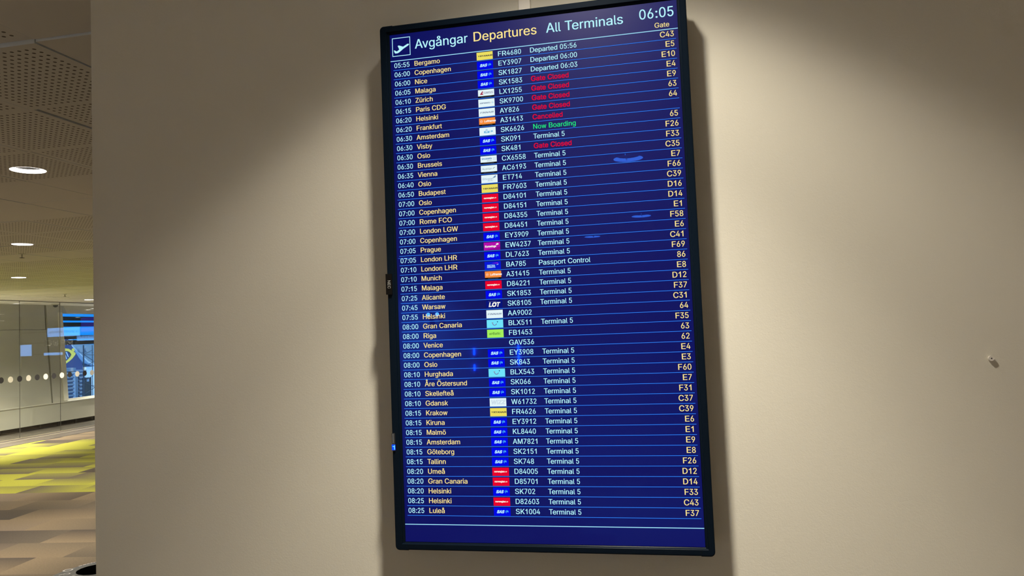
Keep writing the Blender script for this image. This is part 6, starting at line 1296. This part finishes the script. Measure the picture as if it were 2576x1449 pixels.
# white marks printed around the openings
for (p0, p1) in (((198, 1424.5), (207, 1422.5)), ((209, 1421.5), (217, 1419.5)), ((219, 1419), (226, 1417.2)), ((228, 1416.8), (233, 1415.6)), ((235, 1415.2), (240, 1414.2)),
                 ((148, 1447.3), (161, 1444.3)), ((182, 1447.6), (190, 1447.2))):
    a_, b_ = Vector(on_lid(*p0)), Vector(on_lid(*p1))
    w_ = (b_ - a_).cross(Vector((0, 0, 1))).normalized() * 0.0045
    mb = MB()
    mb.add([a_ - w_, b_ - w_, b_ + w_, a_ + w_], [(0, 1, 2, 3)], 'bin_mark')
    mb.build('printed_mark', t)
for (px, py, ra, rb) in ((171, 1434.3, 0.020, 0.013), (167, 1444.0, 0.015, 0.010)):
    mb = MB()
    mb.lathe([(ra, 0.0), (rb, 0.0)], on_lid(px, py), 'bin_mark', n=20)
    mb.build('printed_mark', t)

# ================================================================== SIGNS SEEN IN THE GLASS (they stand behind the display wall)
SY = 19.0
M['sgn'] = glow('lit_sign', (118, 176, 255), 6.0)
M['sgn_txt'] = plain('sign_text', (0.01, 0.02, 0.06), 0.6)
M['sgn2'] = glow('lit_sign_violet', (70, 50, 200), 2.2)
M['sgn3'] = glow('lit_sign_pink', (150, 80, 150), 2.2)
M['sgn_led'] = glow('led_points', (255, 250, 230), 9.0)
M['sgn_dark'] = plain('sign_frame', (0.02, 0.022, 0.025), 0.5)


gantry = thing('sign_gantry', 'rack of pale blue, violet and dotted lit signs mirrored in the glass partition', 'sign', (-7.8, SY, 0))
mb = MB()
for xx in (-9.25, -6.28):
    mb.box((xx - 0.03, SY + 0.08, 0.0), (xx + 0.03, SY + 0.14, CEIL), 'sgn_dark')
for zz in (1.70, 2.06, 2.40):
    mb.box((-9.25, SY + 0.062, zz - 0.015), (-6.28, SY + 0.09, zz + 0.015), 'sgn_dark')
mb.build('rack', gantry)


def sign(name, label, x0, x1, z0, z1, key, y=0.0):
    mb = MB()
    mb.box((x0, SY + 0.004 + y, z0), (x1, SY + 0.062, z1), 'sgn_dark')
    mb.add([(x0, SY + y, z0), (x1, SY + y, z0), (x1, SY + y, z1), (x0, SY + y, z1)], [(0, 1, 2, 3)], key)
    o = mb.build(name, gantry)
    o['label'] = label
    return o


def sign_text(parent, s, x, z, em):
    mb = MB()
    put_text(mb, s, x, z, em, 'sgn_txt', SY - 0.004)
    mb.build('lettering', parent)


o = sign('advert_screen', 'wide pale blue screen with dark lettering', -8.60, -7.40, 2.235, 2.514, 'sgn')
sign_text(o, 't a smooth vehe city.', -8.585, 2.350, 0.124)
o = sign('advert_screen', 'lower pale blue screen with dark lettering', -9.14, -8.487, 2.074, 2.232, 'sgn')
sign_text(o, "also you're too", -9.12, 2.185, 0.105)
o = sign('banner_screen', 'violet screen with a pink band', -9.145, -8.636, 2.31, 2.80, 'sgn2', 0.002)
mb = MB(); mb.box((-9.145, SY - 0.001, 2.36), (-8.636, SY + 0.001, 2.48), 'sgn3'); mb.build('pink_band', o)
o = sign('dot_display', 'dark panel with dotted white letters', -8.36, -7.28, 1.945, 2.145, 'sgn_dark')
mb = MB()
PAT = {'R': ['1111.', '1...1', '1111.', '1.1..', '1...1'], 'W': ['1...1', '1...1', '1.1.1', '1.1.1', '.1.1.'], 'C': ['.1111', '1....', '1....', '1....', '.1111']}
for gi, ch in enumerate('RRWC'):
    for r_, line in enumerate(PAT[ch]):
        for c_, on in enumerate(line):
            if on == '1':
                xx, zz = -8.32 + gi * 0.26 + c_ * 0.042, 2.125 - r_ * 0.038
                mb.box((xx, SY - 0.004, zz - 0.007), (xx + 0.011, SY - 0.001, zz + 0.007), 'sgn_led')
mb.build('dotted_letters', o)
sign('light_bar', 'long thin pale blue lit bar', -7.96, -7.268, 1.657, 1.741, 'sgn')
sign('square_screen', 'square pale blue screen', -6.81, -6.39, 1.66, 2.02, 'sgn')

# ================================================================== WHAT THE DISPLAY MIRRORS FROM THE HALL BEHIND
def mirrored_on_front(px, py, y=HY0):
    d = ray(px, py)
    s = (-y - CAM.y) / d.y
    q = CAM + d * s
    return q.x, q.z


M['blue_led'] = glow('blue_led', (40, 140, 255), 40.0)
M['spot_white'] = glow('spot_white', (255, 250, 240), 70.0)
for (p0, p1, lab) in (((1193, 876), (1193, 893), 'short upper blue light strip, mirrored in the display after Copenhagen'),
                      ((1194, 917), (1195, 932), 'short lower blue light strip, mirrored in the display after Hurghada'),
                      ((1304, 868), (1305, 918), 'long blue light strip, mirrored in the display across flight EY3908')):
    x0, z1 = mirrored_on_front(*p0)
    x1, z0 = mirrored_on_front(*p1)
    mb = MB(); mb.box((x0 - 0.010, HY0 + 0.001, z0), (x0 + 0.010, HY0 + 0.03, z1), 'blue_led')
    o = mb.build('light_strip'); tag(o, lab, 'light strip', 'blue light strips on the far wall')
for (p0, lab) in (((1083, 792), 'white spotlight, left of the pair mirrored over the word Helsinki'), ((1105, 791), 'white spotlight, right of the pair mirrored over the word Helsinki')):
    x0, z0 = mirrored_on_front(*p0)
    t = thing('wall_spotlight', lab, 'spotlight', (x0, HY0, z0), 'pair of wall spotlights')
    mb = MB(); mb.bar((x0, HY0, z0), (x0, HY0 + 0.10, z0), 0.035, 'sgn_dark', 16); mb.build('case', t)
    mb = MB(); mb.bar((x0, HY0 + 0.10, z0), (x0, HY0 + 0.104, z0), 0.028, 'spot_white', 16); mb.build('lens', t)
t_x, t_z1 = mirrored_on_front(1415, 812)
_, t_z0 = mirrored_on_front(1418, 884)

# ================================================================== OUTSIDE THE WINDOW
M['fin'] = plain('tail_navy', (0.004, 0.045, 0.22), 0.4)
M['harp'] = plain('emblem_yellow', (0.95, 0.80, 0.12), 0.5)
M['jet_white'] = plain('aircraft_pale', (0.50, 0.70, 0.92), 0.35)
M['bellows'] = plain('bellows_blue_grey', (0.27, 0.38, 0.52), 0.7)
M['strut'] = plain('galvanised_steel', (0.10, 0.12, 0.15), 0.5)
M['hangar'] = plain('hangar_cladding', (0.22, 0.36, 0.52), 0.7)
M['apron'] = plain('apron_concrete', (0.28, 0.29, 0.31), 0.9)
M['louvre'] = plain('louvre_dark', (0.05, 0.055, 0.07), 0.6)
M['cab'] = plain('cab_dark', (0.03, 0.05, 0.055), 0.3)
APR = -3.2
mb = MB(); mb.box((-120, -60, APR - 0.2), (HX0 - 0.3, 120, APR), 'apron'); struct(mb.build('ground'))

# louvre blades outside the pane, held by two upright rails fixed to the facade
lv = thing('sun_louvre', 'set of dark horizontal sun louvres outside the blue window', 'louvre', (-15.0, 16.5, 2.2))
for (z0, z1) in ((2.59, 2.70), (2.43, 2.545), (2.10, 2.20), (1.955, 2.075)):
    mb = MB()
    mb.prism([(-14.95, 14.3, z0), (-14.98, 14.3, z0 + 0.01), (-15.05, 14.3, z1), (-15.02, 14.3, z1)], (0, 4.5, 0), 'louvre')
    mb.build('blade', lv)
for yy in (14.25, 18.8):
    mb = MB()
    mb.box((-15.06, yy, 1.9), (-14.94, yy + 0.05, 2.95), 'louvre')
    mb.box((-14.95, yy, 2.85), (-14.54, yy + 0.05, 2.93), 'louvre')
    mb.build('rail', lv)

# aircraft with a navy tail fin
AX = -26.0
t = thing('airliner', 'parked aircraft with a navy tail fin and yellow emblem outside the window', 'aircraft', (AX, on_x(180, 930, AX).y, APR))


def outline(pts, x):
    return [tuple(on_x(px, py, x)) for px, py in pts]


mb = MB()
mb.prism(outline([(120, 850), (170, 850), (186, 880), (206, 912), (210, 936), (120, 938)], AX), (-0.25, 0, 0), 'fin')
fin = mb.build('tail_fin', t)
mb = MB()
mb.prism(outline([(156, 879), (164, 876.5), (173, 877.5), (179, 881), (182, 884), (188, 886), (191, 889), (189, 893), (182, 902), (174, 909), (163, 917), (161, 913), (172, 904), (178, 897), (180, 892), (176, 886), (170, 883), (156, 884)], AX + 0.03), (-0.04, 0, 0), 'harp')
c_ = on_x(184.5, 880.5, AX + 0.03)
rr_ = (on_x(188.6, 880.5, AX + 0.03) - c_).length * 0.80
mb.prism([(AX + 0.03, c_.y + rr_ * math.cos(k * math.pi / 8), c_.z + rr_ * math.sin(k * math.pi / 8)) for k in range(16)], (-0.04, 0, 0), 'harp')
for ps in ([(160, 887), (163, 887), (169, 903), (167.5, 904)], [(165.5, 885.5), (168.5, 885.5), (173, 898), (171.5, 898.5)]):
    mb.prism(outline(ps, AX + 0.03), (-0.04, 0, 0), 'jet_white')
mb.build('emblem', fin)
mb = MB()
q0 = on_x(60, 985, AX)
q1 = on_x(330, 965, AX)
mb.bar((AX - 0.8, q0.y - 6, q0.z - 1.1), (AX - 0.8, q1.y + 6, q0.z - 1.1), 1.9, 'jet_white', 24)
mb.build('fuselage', t, smooth=True)
# second aircraft behind: pale wing sweeping down, twin nacelles
BXX = -34.0
t = thing('airliner', 'paler aircraft further off with a swept wing and round engines', 'aircraft', (BXX, on_x(215, 900, BXX).y, APR))
mb = MB()
mb.prism(outline([(176, 866), (300, 866), (300, 935), (240, 920), (222, 911), (205, 896)], BXX), (-1.2, 0, 0), 'hangar'); mb.build('tail_fin', t)
mb = MB()
mb.prism(outline([(176.5, 866), (179, 866), (222, 908), (243, 918), (243, 921), (221, 912)], BXX + 0.1), (-0.3, 0, 0), 'jet_white'); mb.build('wing_edge', t)
for (px, py) in ((205, 879), (220.5, 878.5)):
    a_ = on_x(px, py, BXX + 0.25)
    mb = MB(); mb.bar(a_, a_ + Vector((-1.0, 0, 0)), 0.165, 'bellows', 20); mb.build('engine', t, smooth=False)
mb = MB()
a_, b_ = on_x(150, 990, BXX), on_x(300, 985, BXX)
mb.bar((BXX - 1.2, a_.y - 5, a_.z), (BXX - 1.2, b_.y + 5, a_.z), 1.6, 'jet_white', 24); mb.build('fuselage', t, smooth=True)

# boarding bridge: two ribbed bellows and the wall between them
JX = -19.0
t = thing('boarding_bridge', 'ribbed grey boarding bridge in front of the navy tail fin', 'boarding bridge', (JX, on_x(185, 1000, JX).y, APR))
for (xa, xb) in ((160, 180), (193, 208)):
    ya, yb = on_x(xa, 970, JX).y, on_x(xb, 970, JX).y
    zt_, zb2 = on_x(xa, 937, JX).z, on_x(xa, 1030, JX).z
    mb = MB()
    nrib = 10
    hgt = (zt_ - zb2) / nrib
    vs, fs = [], []
    prof = []
    for k in range(nrib):
        for s_ in range(6):
            a_ = math.pi * s_ / 6
            prof.append((0.02 + 0.10 * math.sin(a_), zb2 + hgt * (k + s_ / 6)))
    prof.append((0.02, zt_))
    for (dpt, zz) in prof:
        vs += [(JX + dpt, ya, zz), (JX + dpt, yb, zz)]
    for k in range(len(prof) - 1):
        fs.append((2 * k, 2 * k + 1, 2 * k + 3, 2 * k + 2))
    mb.add(vs, fs, 'bellows')
    mb.box((JX - 0.5, ya, zb2), (JX + 0.02, yb, zt_), 'bellows')
    mb.build('bellows', t, smooth=False)
mb = MB()
for (a_, b_, y0_, y1_, k_) in ((180, 187, 935, 1030, 'jet_white'), (187, 193, 935, 1030, 'hangar'), (155, 187, 925, 936, 'hangar'), (187, 214, 930, 936, 'bellows')):
    p0, p1 = on_x(a_, y1_, JX), on_x(b_, y0_, JX)
    mb.box((JX - 0.55, p0.y, p0.z), (JX + 0.06, p1.y, p1.z), k_)
mb.build('cabin_wall', t)
p0, p1 = on_x(155, 1030, JX), on_x(232, 1030, JX)
mb = MB(); mb.box((JX - 2.5, p0.y - 1, APR), (JX - 1.5, p0.y, p0.z), 'strut'); mb.build('support_column', t)
mb = MB(); mb.box((JX - 3.0, p0.y - 2, p0.z - 0.3), (JX + 0.1, p1.y, p0.z + 0.02), 'bellows'); mb.build('deck', t)

# scaffold stair tower
KX = -17.6
t = thing('scaffold_tower', 'dark steel scaffold tower with crossed braces right outside the window', 'scaffold', (KX, on_x(212, 950, KX).y, APR))


def kx(px, py, dx=0.0):
    return on_x(px, py, KX + dx)


base_z = APR
mb = MB()
a_ = kx(211, 1003)
b_ = kx(210, 868)
mb.bar((KX, a_.y, base_z), (KX, b_.y, b_.z), 0.020, 'strut'); mb.build('post', t)
mb = MB()
a_ = kx(233, 1003); b_ = kx(232, 868)
mb.bar((KX, a_.y, base_z), (KX, b_.y, b_.z), 0.010, 'strut'); mb.build('post', t)
for (p0, p1) in (((211, 892), (233, 880)), ((211, 892), (234, 907)), ((211, 925), (242, 905)), ((211, 960), (234, 945)), ((211, 960), (240, 975)), ((209, 995), (242, 972)), ((211, 892), (242, 893)), ((232, 970), (246, 970))):
    mb = MB(); mb.bar(kx(*p0), kx(*p1), 0.008, 'strut', 6); mb.build('brace', t)
mb = MB()
a_, b_ = kx(214, 1003, -0.6), kx(230, 949, -0.6)
mb.box((KX - 0.70, a_.y, base_z), (KX - 0.6, b_.y, b_.z), 'cab')
a_, b_ = kx(219, 960, -0.58), kx(223.5, 953, -0.58)
mb.box((KX - 0.62, a_.y, a_.z), (KX - 0.57, b_.y, b_.z), 'jet_white')
mb.build('stair_cab', t)

# distant terminal block
mb = MB()
p0, p1 = on_x(100, 960, -60), on_x(420, 935, -60)
mb.box((-64, p0.y - 10, APR), (-60, p1.y + 10, p1.z), 'hangar')
o = mb.build('hangar'); tag(o, 'low pale hangar far across the apron behind the aircraft', 'building')
